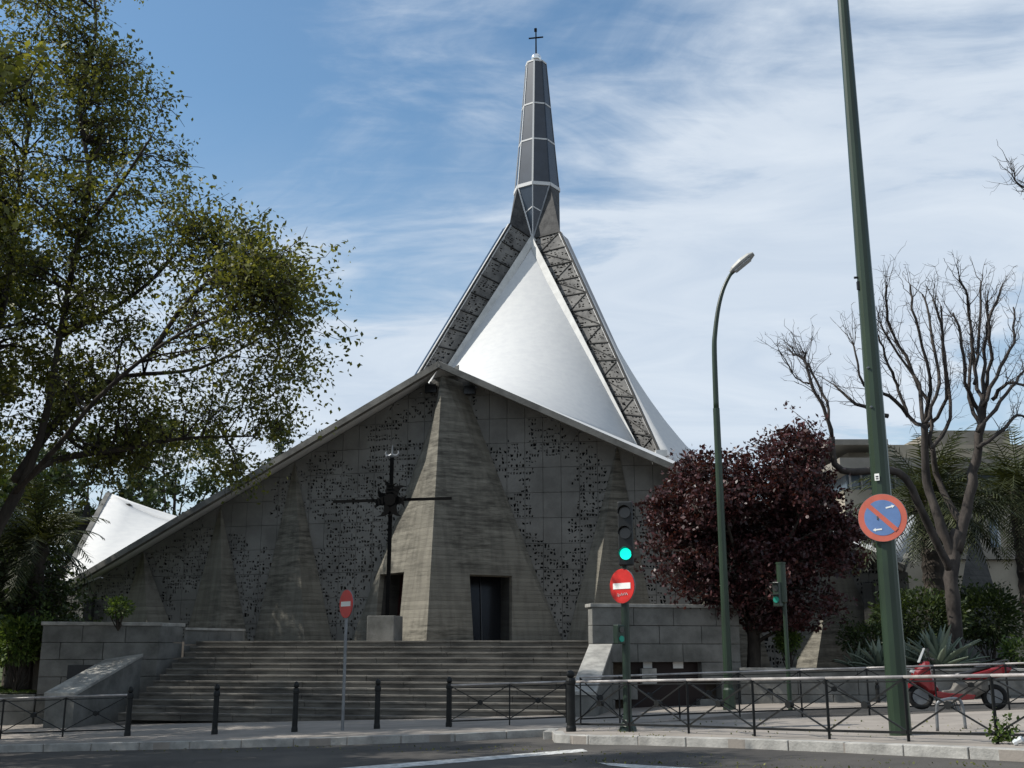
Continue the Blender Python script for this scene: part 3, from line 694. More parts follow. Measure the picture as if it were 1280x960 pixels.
q = MB(); a = SL+Vector((-.8, -.4, -.3)); q.add([a, Vector((-21, 49, .3)), Vector((-22.5, 54, .3)), Vector((-20, 57, .3))], [(0, 1, 2), (0, 2, 3), (0, 3, 1), (1, 3, 2)]); cb(q, 'side_buttress', M['conc_dark'], church)

# ---- pierced rib bands
def band(Ta, Pa, Tb, Pb, flip, seed, name, n=13):
    g = empty(name); g.parent = church
    nrm = (Pa-Ta).cross(Tb-Ta).normalized()
    if nrm.y > 0: nrm = -nrm
    q = MB(); q.slab([Ta, Pa, Pb, Tb], -nrm*.5)
    q.v = [tuple(Vector(v)-nrm*.28) for v in q.v]; cb(q, 'backing_glass', M['void'], g)
    for k in range(n):
        t0, t1 = (k+.0)/n, (k+1.0)/n
        a0, a1, b0, b1 = Ta.lerp(Pa, t0), Ta.lerp(Pa, t1), Tb.lerp(Pb, t0), Tb.lerp(Pb, t1)
        Q = [a1, b1, b0, a0] if flip else [b1, a1, a0, b0]
        perforated(Q, -nrm*.15, 7, 8, lambda u, v, p: .45, jit=.44, joint=.045, seed=seed+k, name='grille_panel', m=M['grille'], par=g)
        q = MB(); q.bar(a0+nrm*.03, b0+nrm*.03, .045, .05, nrm); 
        if not flip: pass
        elif k % 2: q.bar(a0+nrm*.03, b1+nrm*.03, .035, .04, nrm)
        else: q.bar(b0+nrm*.03, a1+nrm*.03, .035, .04, nrm)
        cb(q, 'brace', M['brace'], g)
    q = MB(); q.bar(Tb+nrm*.04, Pb+nrm*.04, .09, .10, nrm); cb(q, 'outer_rib', M['brace'], g)
    q = MB(); q.bar(Ta+nrm*.08, Pa+nrm*.08, .06, .08, nrm); cb(q, 'inner_rib', M['brace'], g)
band(Ti, PRi, ToR, PRo, True, 500, 'pierced_rib'); band(Ti, PLi, ToL, PLo, False, 600, 'pierced_rib')
band(TiB, PBR, Fq(-1.0, .8, 23.2), PBR+pv*.3, True, 700, 'pierced_rib', 6); band(TiB, PBL, Fq(-1.0, -.8, 23.2), PBL-pv*.3, False, 800, 'pierced_rib', 6)
# upturned white lips of the front shell beside the ribs
for Pi, sgn in ((PRi, 1), (PLi, -1)):
    inn_ = (Nn-Ti).normalized(); q = MB(); m = 14
    side = -pv*sgn
    a0 = Ti+Vector((0, 0, -.1)); 
    pts0 = [Ti.lerp(Pi, k/m) for k in range(m+1)]
    for k, p in enumerate(pts0):
        wv = (.22+.45*(k/m if sgn > 0 else .8*k/m))
        e = p+side*wv+nv*.15; q.v += [tuple(p+nv*.38+Vector((0, 0, .10))), tuple(e+nv*.10-Vector((0, 0, .12))), tuple(e-nv*.3-Vector((0, 0, .2))), tuple(p-nv*.3)]
    for k in range(m):
        for c in range(4): a, b_ = k*4+c, k*4+(c+1) % 4; q.f.append((a, b_, b_+4, a+4))
    q.f += [(0, 1, 2, 3), tuple(m*4+c for c in (3, 2, 1, 0))]
    cb(q, 'shell_lip', M['white_rib'], roof)
q = MB(); q.box(PRo+Vector((-.1, -.3, .1)), (.5, .5, .3)); cb(q, 'rib_foot', M['white_rib'], roof)

# ---- spire
sp_ = empty('spire'); sp_.parent = church
ang0 = math.atan2(nv.y, nv.x)
def ring(z, r_): return [Vector((CO.x+r_*math.cos(ang0+k*math.pi/4), CO.y+r_*math.sin(ang0+k*math.pi/4), z)) for k in range(8)]
lev = [(26.3, 1.28), (29.1, 1.03), (31.4, .83), (34.2, .60)]
rings = [ring(z, r_) for z, r_ in lev]
for i in range(3):
    for k in range(8):
        a, b_, c, d_ = rings[i][k], rings[i][(k+1) % 8], rings[i+1][(k+1) % 8], rings[i+1][k]
        q = MB(); n_ = (b_-a).cross(d_-a).normalized(); ctr = (a+b_+c+d_)/4; n_ = n_ if n_.dot(ctr-Vector((CO.x, CO.y, ctr.z))) > 0 else -n_
        s_ = [ctr.lerp(p, .985) for p in (a, b_, c, d_)]; q.slab(s_, -n_*.06); cb(q, 'glass_pane', M['glassdark'], sp_)
for k in range(8):
    q = MB()
    for i in range(3): q.bar(rings[i][k], rings[i+1][k], .09 if k in (0,) else .05, .09 if k == 0 else .05, rings[i][k]-Vector((CO.x, CO.y, rings[i][k].z)))
    cb(q, 'spire_rib', M['spirewhite'] if k in (0, 7, 6) else M['glassdark'] if k in (1, 2, 3) else M['spirewhite'], sp_)  # ribs facing away from the sun take the dark glass colour as shade
for i, rr in enumerate(rings):
    q = MB(); wd = (.20 if i == 0 else .09 if i < 3 else .1)
    for k in range(8): q.bar(rr[k], rr[(k+1) % 8], wd*.6, wd)
    cb(q, 'spire_ring', M['spirewhite'], sp_)
q = MB(); q.lathe((CO.x, CO.y, 34.2), [(.60, 0), (.3, .12), (.12, .3), (.1, .5)], 8); cb(q, 'spire_cap', M['glassdark'], sp_)
q = MB(); q.lathe((CO.x, CO.y, 34.35), [(.05, 0), (.2, .04), (.27, .14), (.3, .28), (.27, .42), (.17, .53), (.03, .57)], 14); cb(q, 'ball', M['chrome'], sp_, smooth=True)
q = MB(); zc = 34.85; q.tube([(CO.x, CO.y, zc), (CO.x, CO.y, zc+1.75)], [.05, .035], 6); q.bar((CO.x-.42, CO.y+.08, zc+1.12), (CO.x+.42, CO.y-.08, zc+1.12), .06, .07)
q.box((CO.x-.02, CO.y, zc+1.62), (.16, .05, .22)); cb(q, 'finial_cross', M['iron'], sp_)
# transition from ribs to the glass spire: four folded corners
r0 = rings[0]
def quadrant(dirq, kc, front):
    # tip under ring vertex kc, outer points at kc-2 / kc+2
    c8 = lambda k: r0[k % 8]
    tipv = Ti if front else TiB
    low = lambda k, z, r_: Vector((CO.x+r_*math.cos(ang0+k*math.pi/4), CO.y+r_*math.sin(ang0+k*math.pi/4), z))
    q = MB(); q.add([c8(kc-1), c8(kc), tipv, c8(kc)*0.0+low(kc-.5, 24.8, 1.15)], [(0, 1, 2)]); q.add([c8(kc), c8(kc+1), tipv], [(0, 1, 2)]); cb(q, 'glass_pane', M['glassdark'], sp_)
    for s in (-1, 1):
        out_ = (ToR if s > 0 else ToL) if front else (ToL if s > 0 else ToR)
        q = MB(); q.add([tipv, c8(kc+s), out_], [(0, 1, 2)]); q.add([c8(kc+s), c8(kc+2*s), out_], [(0, 1, 2)]); cb(q, 'folded_collar', M['collar'], sp_)
        q = MB(); q.bar(c8(kc+s), tipv, .10, .08); cb(q, 'strut', M['spirewhite'] if s < 0 or not front else M['grey'], sp_)  # right front strut greyed for the shaded side
    q = MB(); q.bar(c8(kc), tipv, .06, .08); 
    a = c8(kc-1).lerp(tipv, .5); b_ = c8(kc).lerp(tipv, .42); c = c8(kc+1).lerp(tipv, .5)
    q.bar(a, b_, .06, .06); q.bar(b_, c, .06, .06); cb(q, 'strut', M['spirewhite'], sp_)
quadrant(nv, 0, True); quadrant(-nv, 4, False)

# ------------------------------------------------------------------ iron cross in the forecourt
XD = 35.2
cr = empty('iron_cross', P(481, 803, XD), label='tall black iron cross with a flaming sun at its centre, before the entrance', cat='cross')
cr.location.z = PZ
q = MB(); q.box((P(481, 790, XD).x, XD, PZ+.37), (.88, .88, .80), rad(-12)); bl(q, cr, 'pedestal', M['stonewall'], bevel=.02)
zt = P(490, 572, XD).z; xb = P(484, 778, XD).x; xt = xb+.02
q = MB(); q.bar((xb, XD, PZ+.72), (xt, XD, zt), .12, .10, (0, 1, 0)); bl(q, cr, 'shaft', M['iron'])
zc = P(487, 625, XD).z; ra = math.atan2(pv.y, pv.x)
q = MB(); a = Vector((xt, XD, zc)); q.bar(a-pv*1.95, a+pv*2.0, .08, .085); bl(q, cr, 'crossbar', M['iron'])
q = MB()
Mx = Matrix.Translation(a) @ Matrix.Rotation(ra, 4, 'Z')
q.disc(Mx, .19, -.12, .12, 20)
for k in range(11):
    an = 2*math.pi*k/11+.15; r1_ = .68 if k % 2 else .56; prev = None; tw = .30 if k % 3 else -.22
    for i in range(6):
        t = i/5; rr = .12+(r1_-.12)*t; aa = an+tw*math.sin(t*math.pi*1.1); ww = .115*(1-t)**.75*(1+.35*math.sin(t*3.1))+.004
        cx_, cz_ = rr*math.cos(aa), rr*math.sin(aa); cur = [(cx_-ww*math.sin(aa)*-1, cz_-ww*math.cos(aa)), (cx_+ww*math.sin(aa)*-1, cz_+ww*math.cos(aa))]
        if prev: q.slab([Mx @ Vector((x, -.05-.03*(k % 2)-.08*t, z)) for x, z in (prev[0], cur[0], cur[1], prev[1])], Mx.to_3x3() @ Vector((0, .05, 0)))
        prev = cur
bl(q, cr, 'flaming_sun', M['iron'])
q = MB(); zt2 = P(490, 568, XD).z
for s in (-1, 1):
    pts = [Mx @ Vector((s*x, 0, zt2-zc+z)) for x, z in ((.02, -.02), (.09, -.06), (.17, -.05), (.22, .03), (.20, .12))]; q.tube(pts, [.05, .055, .05, .035, .008], 6)
q.tube([Mx @ Vector((0, 0, zt2-zc-.2)), Mx @ Vector((0, 0, zt2-zc+.3))], [.05, .01], 6)
bl(q, cr, 'crescent_finial', M['grey'])

# ------------------------------------------------------------------ garden terrain right and left
q = MB(); 
pA, pB = P(926, 868, 30.6), P(1420, 868, 29.0)
gd = empty('low_garden_wall', (pA.x, pA.y, 0), label='long low wall with pale coping in front of the agaves on the right', cat='wall')
dW = Vector((pB.x-pA.x, pB.y-pA.y, 0)); LWd = dW.length; dW.normalize()
inW = Vector((-dW.y, dW.x, 0)); inW = inW if inW.y > 0 else -inW
GT = .66
block_wall(gd, Vector((pA.x, pA.y, 0)), Vector((pB.x, pB.y, 0)), -.6, GT, .25, .62, 1.5, M['stonewall'], inward=inW)
for k in range(int(LWd/1.5)):
    q = MB(); a = Vector((pA.x, pA.y, 0))+dW*(k*1.5+.005)-inW*.04; c = a+dW*1.49; q.prism([(p.x, p.y) for p in (a, c, c+inW*.34, a+inW*.34)], GT+.002, GT+.07+R.uniform(-.003, .003)); bl(q, gd, 'coping', M['stonelight'], bevel=.008)
q = MB(); q.add([(pA.x+.1, pA.y+.24, GT-.1), (pB.x+30, pB.y+.24, GT-.1), (70, 90, .9), (pA.x+.1, 42, .6), (pA.x, pA.y+.3, -1), (pB.x+30, pB.y+.3, -1)], [(0, 1, 2, 3)]); q.build('garden_ground', M['soil'], kind='structure')
q = MB(); q.add([(-80, 31.6, .02), (LBl.x-.05, 31.9, .02), (LBl.x+1.5, 40, .25), (-12, 52, .9), (-80, 80, 1.2)], [(0, 1, 2, 3, 4)]); q.build('lawn', M['lawn'], kind='structure')
lwg = empty('garden_kerb_wall', (LBl.x-3, 31.5, 0), label='low pale stone kerb wall below the lawn at the left edge', cat='wall')
block_wall(lwg, Vector((-30, 31.5, 0)), Vector((LBl.x-.02, 31.75, 0)), -.9, .0, .25, .45, 1.2, M['stonewall'], inward=Vector((0, 1, 0)))

# ------------------------------------------------------------------ foliage helpers
def leaves(name, pts, nrm, size, m, par, seed, tone=None, aspect=.6, kind='stuff', **k):
    """pts Nx3 leaf centres; small folded diamonds (one mesh)"""
    g = np.random.default_rng(seed); n = len(pts); pts = np.asarray(pts)
    d = g.normal(size=(n, 3)); d /= np.linalg.norm(d, axis=1)[:, None]
    up = g.normal(size=(n, 3))+np.array(nrm)*1.0; up -= (up*d).sum(1)[:, None]*d; up /= np.linalg.norm(up, axis=1)[:, None]+1e-9
    s = np.cross(d, up); sz = size*g.uniform(.6, 1.35, size=(n, 1))
    a = pts-d*sz; b = pts+s*sz*aspect+up*sz*.18; c = pts+d*sz; e = pts-s*sz*aspect+up*sz*.18
    v = np.stack([a, b, c, e], 1).reshape(-1, 3)
    me = bpy.data.meshes.new(name); me.vertices.add(4*n); me.vertices.foreach_set('co', v.ravel())
    me.loops.add(4*n); me.loops.foreach_set('vertex_index', np.arange(4*n)); me.polygons.add(n); me.polygons.foreach_set('loop_start', np.arange(n)*4); me.polygons.foreach_set('loop_total', np.full(n, 4))
    me.update(calc_edges=True); me.validate()
    if tone is None: tone = g.random(n)**1.5
    at = me.attributes.new('tone', 'FLOAT', 'POINT'); at.data.foreach_set('value', np.repeat(np.asarray(tone, float), 4))
    me.materials.append(m)
    o = bpy.data.objects.new(name, me); C.objects.link(o); o.parent = par; tag(o, kind=kind, **k); return o
def wander(a, b_, n, amp, r):
    a = Vector(a); b_ = Vector(b_); L_ = (b_-a).length; pts = []
    o = Vector((0, 0, 0))
    for i in range(n+1):
        t = i/n; o = o*.7+Vector((r.gauss(0, 1), r.gauss(0, 1), r.gauss(0, 1)))*amp*L_/n
        pts.append(a.lerp(b_, t)+o*(1 if 0 < i < n else 0))
    return pts
def smoothline(pts, sub=3):
    out = []
    for i in range(len(pts)-1):
        p0, p1, p2, p3 = pts[max(i-1, 0)], pts[i], pts[i+1], pts[min(i+2, len(pts)-1)]
        for k in range(sub):
            t = k/sub; out.append(.5*((2*p1)+(p2-p0)*t+(2*p0-5*p1+4*p2-p3)*t*t+(3*p1-p0-3*p2+p3)*t**3))
    out.append(pts[-1]); return out

def leafy_tree(name, root, limbs, label, seed, leafmat, bark, nclump, per, lsize, clump_r, cat='tree', blobs=None, group=None, tonef=None, nbr=70, r0=.22, minz=None, tw=.02):
    """limbs: list of (points, r_start, r_end). blobs: ellipsoids (centre, radii, weight) that fill the crown"""
    r = random.Random(seed); g = np.random.default_rng(seed)
    t = empty(name, root, label=label, cat=cat, group=group); rt = Vector(root)
    q = MB(); nodes = []
    for pts, ra, rb_ in limbs:
        pts = smoothline([Vector(p) for p in pts], 4); n = len(pts)
        q.tube([p-rt for p in pts], [ra+(rb_-ra)*i/(n-1) for i in range(n)], 8)
        nodes += [(p, ra+(rb_-ra)*i/(n-1)) for i, p in enumerate(pts) if i > n*.3]
    tips = []
    ws = [b_[2] for b_ in blobs]
    for i in range(nbr):
        c, rr, _ = r.choices(blobs, ws)[0]
        while True:
            o = Vector((r.uniform(-1, 1), r.uniform(-1, 1), r.uniform(-1, 1)))
            if .3 < o.length < 1: break
        tgt = Vector(c)+Vector((o.x*rr[0], o.y*rr[1], o.z*rr[2]))
        nd, nr_ = min(nodes, key=lambda x: (x[0]-tgt).length+(1.2 if x[0].z > tgt.z else 0)+r.uniform(0, .8))
        pts = wander(nd, tgt, 6, .16, r); mid = pts[3]; pts = [p+Vector((0, 0, .12*(tgt-nd).length*math.sin(math.pi*j/6))) for j, p in enumerate(pts)]
        rb0 = min(nr_*.6, .05+.008*(tgt-nd).length)
        q.tube([p-rt for p in pts], [rb0*(1-.8*j/6) for j in range(7)], 5)
        for j in (3, 4, 5, 6):
            for _k in range(3):
                e = pts[j]+Vector((r.gauss(0, 1), r.gauss(0, 1), r.gauss(0, .8)))*clump_r*1.1
                pp = wander(pts[j], e, 3, .2, r); q.tube([p-rt for p in pp], [tw*.8, tw*.6, tw*.45, tw*.3], 4); tips += [pp[2], pp[3]]
        tips.append(pts[6])
    q.build('trunk', bark, t, smooth=True, fix=False)
    tips = np.array([tuple(p) for p in tips]); 
    cidx = g.integers(0, len(tips), nclump); cc_ = tips[cidx]+g.normal(size=(nclump, 3))*clump_r*.35
    pts = np.repeat(cc_, per, 0)+g.normal(size=(nclump*per, 3))*np.array([1, 1, .7])*clump_r*g.uniform(.25, .6, size=(nclump*per, 1))
    if minz is not None: pts = pts[pts[:, 2] > minz]
    base_t = np.repeat(g.random(nclump), per)[:len(pts)]
    tone = np.clip(.55*g.random(len(pts))+.5*base_t-.1, 0, 1)
    leaves('crown', pts-np.array(rt), (0, 0, 1), lsize, leafmat, t, seed+1, tone)
    return t
# ---- big plane tree, left foreground
TD = 24.5
def p3(l, D=TD): return [P(x, y, D+(dz if len(q3) > 2 else 0)) for q3 in l for x, y, dz in [(q3+(0,))[:3]]]
root = Vector((P(-45, 800, TD).x, TD, Gz(-12, TD)))
limbs = [
 ([root, *p3([(-30, 760), (-12, 680), (25, 610)])], .17, .13),
 (p3([(-5, 660), (35, 590), (62, 500), (75, 420), (97, 300), (112, 225), (100, 130), (120, 40), (110, -60)]), .10, .03),
 (p3([(15, 620, 0), (70, 560, -1), (120, 500, -1.5), (190, 440, -2), (250, 405, -2.5), (330, 375, -3)]), .07, .018),
 (p3([(30, 600, 0), (70, 575, 1), (160, 560, 1.5), (230, 548, 2), (320, 545, 2.5)]), .11, .02),
 (p3([(20, 600, 0), (60, 540, 1), (110, 490, 2), (160, 470, 2.5), (250, 460, 3), (330, 420, 3.5)]), .12, .02),
 (p3([(-20, 640, 0), (-30, 500, 1), (5, 380, 1.5), (20, 260, 2), (40, 140, 2)]), .12, .04),
 (p3([(75, 420, 0), (150, 380, 1), (200, 340, 1.5), (240, 290, 2)]), .07, .02),
 (p3([(97, 300, 0), (150, 230, -1), (190, 170, -1.5)]), .06, .02),
 (p3([(190, 440, -2), (240, 370, -2), (300, 330, -1.5), (360, 320, -1)]), .06, .02),
 (p3([(-20, 640, 0), (-60, 500, -1), (-110, 350, -2), (-120, 150, -3)]), .16, .05),
]
def bb(x, y, D, rx, ry, rz_, wt): return (tuple(P(x, y, D)), (rx, ry, rz_), wt)
blobs = [bb(45, 60, 25.5, 1.8, 2.6, 1.7, 1.6), bb(120, 110, 25, 1.5, 2.2, 1.5, 1.3), bb(170, 170, 25, 1.3, 2, 1.0, 1.0), bb(50, 230, 25, 2.0, 2.5, 1.7, 1.6), bb(165, 265, 25, 1.4, 2.2, .9, 1.0),
         bb(255, 300, 24, 1.2, 2, .9, .9), bb(325, 350, 22.5, 1.0, 2, .75, 1.0), bb(352, 355, 22, .6, 1.2, .5, .6), bb(300, 430, 24, 1.5, 2.3, 1.0, 1.3), bb(348, 430, 22.5, .6, 1.4, .9, .6), bb(180, 400, 25, 1.7, 2.3, 1.0, 1.0),
         bb(230, 520, 27, 2.0, 2.4, 1.0, 1.4), bb(330, 510, 26, .9, 1.6, .8, .8), bb(120, 570, 27, 1.7, 2.2, .9, 1.0), bb(40, 400, 26, 1.5, 2.3, 1.6, 1.0), bb(70, 500, 25, 1.4, 2, .8, .7),
         bb(30, 330, 25, 1.6, 2.4, 1.4, 1.2), bb(110, 340, 25, 1.3, 2.2, 1.1, 1.0), bb(230, 230, 25, .5, 1.0, .7, .3), bb(60, 480, 26, 1.6, 2.2, 1.4, 1.0), bb(150, 480, 26, 1.5, 2.2, 1.0, 1.0), bb(372, 385, 22, .35, 1.0, .5, .4), bb(300, 300, 23.5, .9, 1.6, .6, .6), bb(10, 150, 26, 1.6, 2.6, 2.0, 1.4), bb(-120, 250, 25, 2.5, 3, 4, 1.8), bb(-100, 0, 25, 2.2, 3, 2.2, 1.2), bb(280, 600, 27, 1.2, 1.4, .5, .5), bb(80, -40, 25, 2, 2.2, 1.2, .7)]
leafy_tree('plane_tree', root, limbs, 'large plane tree with loose yellow-green spring leaves overhanging from the left', 31, M['leaf_plane'], M['bark'], 6300, 9, .058, .38, blobs=blobs, nbr=330, tw=.014)
# ---- street trees just off frame whose shade falls across the road and stairs
for i, (x, y, hh) in enumerate(((-14.6, 19.6, 12.5), (-11.2, 15.8, 12), (-14.6, 24.2, 12.5), (-16.8, 28.6, 13))):
    rt = Vector((x, y, Gz(x, y)))
    lm = [([rt, rt+Vector((.1, 0, 2)), rt+Vector((0, .2, 4)), rt+Vector((.3, 0, hh))], .22, .05)]+[([rt+Vector((0, .1, 3.2)), rt+Vector((1.3*math.cos(a), 1.3*math.sin(a), 5)), rt+Vector((2.6*math.cos(a), 2.6*math.sin(a), 6.6))], .1, .03) for a in (0, 1.3, 2.6, 3.9, 5.2)]
    leafy_tree('plane_tree', rt, lm, ['plane tree left of the frame, third along the kerb', 'plane tree left of the frame, nearest the camera', 'plane tree left of the frame, just behind the large leaning one', 'plane tree left of the frame, nearest the stairs'][i], 60+i, M['leaf_plane'], M['bark'], 2400, 9, .085, .45, blobs=[((x, y, rt.z+7.4), (3, 2.6, 2.0), 1), ((x+.3, y, rt.z+11), (2.8, 2.4, 2.6), 1)], nbr=60)
# ---- purple plum tree
PD = 31.5
root = Vector((P(940, 800, PD).x, PD, .6))
lm = [([root, root+Vector((.05, 0, 1.0)), root+Vector((-.1, .1, 1.9))], .20, .15)]+[([root+Vector((-.1, .1, 1.7)), root+Vector((1.0*math.cos(a), 1.0*math.sin(a), 3.0)), root+Vector((2.0*math.cos(a), 2.0*math.sin(a), 4.3))], .1, .02) for a in (.1, 1.2, 2.2, 3.2, 4.2, 5.4)]
blobs = [bb(945, 640, PD, 2.2, 2.2, 1.6, 2.2), bb(870, 640, PD-.3, 1.3, 1.8, 1.35, 1.3), bb(850, 690, PD-.5, 1.0, 1.6, 1.0, .9), bb(1010, 650, PD, 1.35, 1.9, 1.5, 1.3), bb(1050, 670, PD+.2, .8, 1.4, .9, .6), bb(960, 570, PD, 1.5, 1.6, .8, 1.1), bb(875, 590, PD, .6, 1.0, .6, .4),
         bb(960, 720, PD-.4, 2.3, 1.9, 1.2, 1.6), bb(845, 728, PD-.6, .6, 1.2, .5, .4), bb(1000, 545, PD, .6, .8, .4, .3), bb(900, 742, PD-.6, 1.3, 1.3, .5, .8), bb(985, 768, PD-.3, 1.5, 1.4, .5, .8)]
leafy_tree('purple_leaved_plum_tree', root, lm, 'dense round tree with dark purple-red leaves right of the stairs', 81, M['leaf_plum'], M['bark'], 6400, 10, .066, .26, blobs=blobs, nbr=230, minz=1.7)

# ---- bare pollarded tree
BD = 33.0
def bare_tree(root, limbs, label, seed, ntw, name='bare_tree', cat='tree', twl=(.5, 1.3)):
    r = random.Random(seed); t = empty(name, root, label=label, cat=cat); rt = Vector(root); q = MB(); tw = MB(); nodes = []
    for pts, ra, rb_ in limbs:
        pts = [Vector(p)+Vector((r.gauss(0, .03), r.gauss(0, .15), r.gauss(0, .02))) if 0 < i else Vector(p) for i, p in enumerate(pts)]
        pts = smoothline(pts, 4); n = len(pts)
        pts = [p+Vector((r.gauss(0, .025), r.gauss(0, .025), r.gauss(0, .02))) if 0 < i < n-1 else p for i, p in enumerate(pts)]
        q.tube([p-rt for p in pts], [(ra+(rb_-ra)*i/(n-1))*r.uniform(.9, 1.12) for i in range(n)], 7)
        nodes += [(p, (pts[min(i+1, n-1)]-pts[max(i-1, 0)]).normalized(), ra+(rb_-ra)*i/(n-1)) for i, p in enumerate(pts) if i > 2]
    fine = [x for x in nodes if x[2] < .085]
    for i in range(ntw):
        p, d, rr = r.choice(fine); e = p+(d*1.1+Vector((r.gauss(0, .42), r.gauss(0, .42), r.gauss(.25, .3)))).normalized()*r.uniform(*twl)
        pp = wander(p, e, 5, .13, r); rs = r.uniform(.008, .016); tw.tube([x-rt for x in pp], [rs, rs*.9, rs*.75, rs*.6, rs*.45, rs*.25], 4)
        for _ in range(3):
            s_ = r.choice(pp[2:]); e2_ = s_+(d*.5+Vector((r.gauss(0, .6), r.gauss(0, .6), r.gauss(0, .5)))).normalized()*r.uniform(.15, .5); tw.tube([x-rt for x in wander(s_, e2_, 3, .25, r)], [rs*.6, rs*.5, rs*.4, rs*.2], 3)
    q.build('trunk', M['bark_grey'], t, smooth=True, fix=False); tw.build('twigs', M['bark_grey'], t, fix=False, kind='stuff'); return t
def L3(l, D=BD): return [P(x, y, D+dz) for q3 in l for x, y, dz in [(tuple(q3)+(0,))[:3]]]
rootb = Vector((P(1195, 810, BD).x, BD, .55))
A1 = (1162, 560)
lim = [([rootb, *L3([(1192, 760), (1190, 710), (1196, 665)])], .23, .19),
       (L3([(1193, 700), (1175, 650), (1162, 600), (1155, 530)]), .16, .11), (L3([(1196, 690), (1212, 620), (1222, 560), (1228, 505)]), .17, .12),
       (L3([(1190, 720), (1150, 640, -.5), (1120, 590, -.8), (1050, 590, -1), (1040, 545, -1)]), .13, .09),
       (L3([(1205, 660, .4), (1180, 600, .8), (1165, 560, 1)]), .12, .08)]
tipsL = [[(1155, 530), (1148, 480), (1128, 430), (1110, 390), (1104, 358)], [(1156, 530), (1160, 470), (1142, 400), (1137, 356)], [(1157, 528), (1172, 480), (1163, 410), (1150, 368)],
         [(1165, 560), (1160, 500), (1120, 440), (1098, 405)], [(1158, 535), (1182, 500), (1178, 420), (1164, 375)], [(1165, 560), (1188, 520), (1184, 440), (1178, 382)],
         [(1155, 535), (1135, 520), (1122, 480), (1110, 450), (1100, 420)], [(1135, 520), (1110, 500), (1080, 480), (1065, 435)], [(1110, 520), (1070, 505), (1040, 482)],
         [(1228, 505), (1222, 460), (1216, 400), (1212, 368), (1200, 350)], [(1228, 505), (1236, 450), (1240, 400), (1250, 360)], [(1228, 508), (1250, 460), (1262, 420), (1270, 382)], [(1228, 505), (1230, 440), (1232, 400), (1230, 378)],
         [(1225, 520), (1205, 480), (1200, 420), (1192, 390)], [(1222, 540), (1252, 500), (1275, 470), (1300, 450)], [(1225, 530), (1208, 500), (1214, 440), (1216, 410)], [(1240, 500), (1262, 480), (1290, 482)],
         [(1222, 560), (1250, 540), (1270, 520), (1300, 530)], [(1218, 480), (1222, 430), (1228, 350)]]
for k, l in enumerate(tipsL): lim.append((L3([(x, y, .6*math.sin(k*2.1+i)) for i, (x, y) in enumerate(l)]), .066, .028))
lim += [(L3([(1040, 545, -1), (1028, 510, -1), (1012, 480, -1), (1003, 450, -1), (990, 440, -1)]), .06, .03), (L3([(1040, 545, -1), (1034, 500, -.8), (1018, 465, -.6), (1000, 442, -.5)]), .05, .028), (L3([(1012, 480, -1), (995, 470, -1), (978, 445, -1)]), .03, .012)]
bare_tree(rootb, lim, 'leafless pollarded tree with many upright limbs behind the tall green pole', 5, 420)
# tip of another bare tree at the right edge
rootc = Vector((P(1385, 800, 30).x, 30, .5))
bare_tree(rootc, [([rootc, *L3([(1375, 600), (1360, 400), (1350, 250)], 30)], .2, .1), (L3([(1350, 250), (1310, 240), (1275, 225), (1268, 215)], 30), .05, .012), (L3([(1350, 280), (1320, 262), (1290, 245)], 30), .03, .008)], 'bare twiggy tree reaching in from the right edge high up', 6, 22)

# ---- palms
def palm(root, h, nf, fl, label, seed, lean=(0, 0), rt_=.3):
    r = random.Random(seed); t = empty('palm_tree', root, label=label, cat='palm'); q = MB(); 
    q.lathe((0, 0, 0), [(rt_*1.15, 0), (rt_, .3)]+[(rt_*(1 if k % 2 else .88), .3+(h-.3)*k/24) for k in range(1, 24)]+[(rt_*1.35, h), (rt_*.8, h+.35)], 12); q.build('trunk', M['bark'], t)
    for k in range(nf):
        az = r.uniform(0, 2*math.pi); el = r.uniform(-.35, 1.35); L_ = fl*r.uniform(.8, 1.1); f = MB(); pts = []
        p = Vector((0, 0, h+.1)); d = Vector((math.cos(az)*math.cos(el), math.sin(az)*math.cos(el), math.sin(el)))
        n = 12
        for i in range(n+1):
            pts.append(p.copy()); p = p+d*L_/n; d = (d+Vector((0, 0, -.085-.03*i*.3))).normalized()
        f.tube(pts, [.03*(1-.85*i/n) for i in range(n+1)], 4)
        side = Vector((-math.sin(az), math.cos(az), 0))
        for i in range(2, n+1):
            for sub in (0, .5):
                b_ = pts[i].lerp(pts[min(i+1, n)], sub); tl = .55*math.sin(math.pi*min(1, (i+sub)/n*.85+.12))+.08; dd = (pts[i]-pts[i-1]).normalized(); upv = side.cross(dd)
                for s in (-1, 1):
                    e = b_+(side*s*.75+dd*.65+upv*r.uniform(-.1, .45)-Vector((0, 0, r.uniform(0, .3)))).normalized()*tl
                    wv = dd*.022; b0 = len(f.v); f.v += [tuple(b_-wv), tuple(b_+wv), tuple((b_+e)/2+wv*1.2), tuple(e)]; f.f += [(b0, b0+1, b0+2, b0+3)]
        o = f.build('frond', M['leaf_palm'], t, fix=False)
        a = o.data.attributes.new('tone', 'FLOAT', 'POINT'); tn = r.random(); a.data.foreach_set('value', [min(1, max(0, tn+r.uniform(-.2, .2))) for _ in o.data.vertices])
    return t
for i, (x, y, D, h0, lab) in enumerate(((1160, 640, 36, .55, 'shaggy date palm behind the bare tree, nearer the purple tree'), (1275, 625, 38, .55, 'shaggy date palm at the right edge before the beige house'))):
    p = P(x, y, D); palm(Vector((p.x, D, h0)), p.z-h0, 110, 3.2, lab, 90+i, rt_=.36)
p = P(48, 690, 33); palm(Vector((p.x, 33, .1)), p.z-.1, 46, 2.3, 'palm with dark arching fronds left of the church roof corner', 97, rt_=.25)

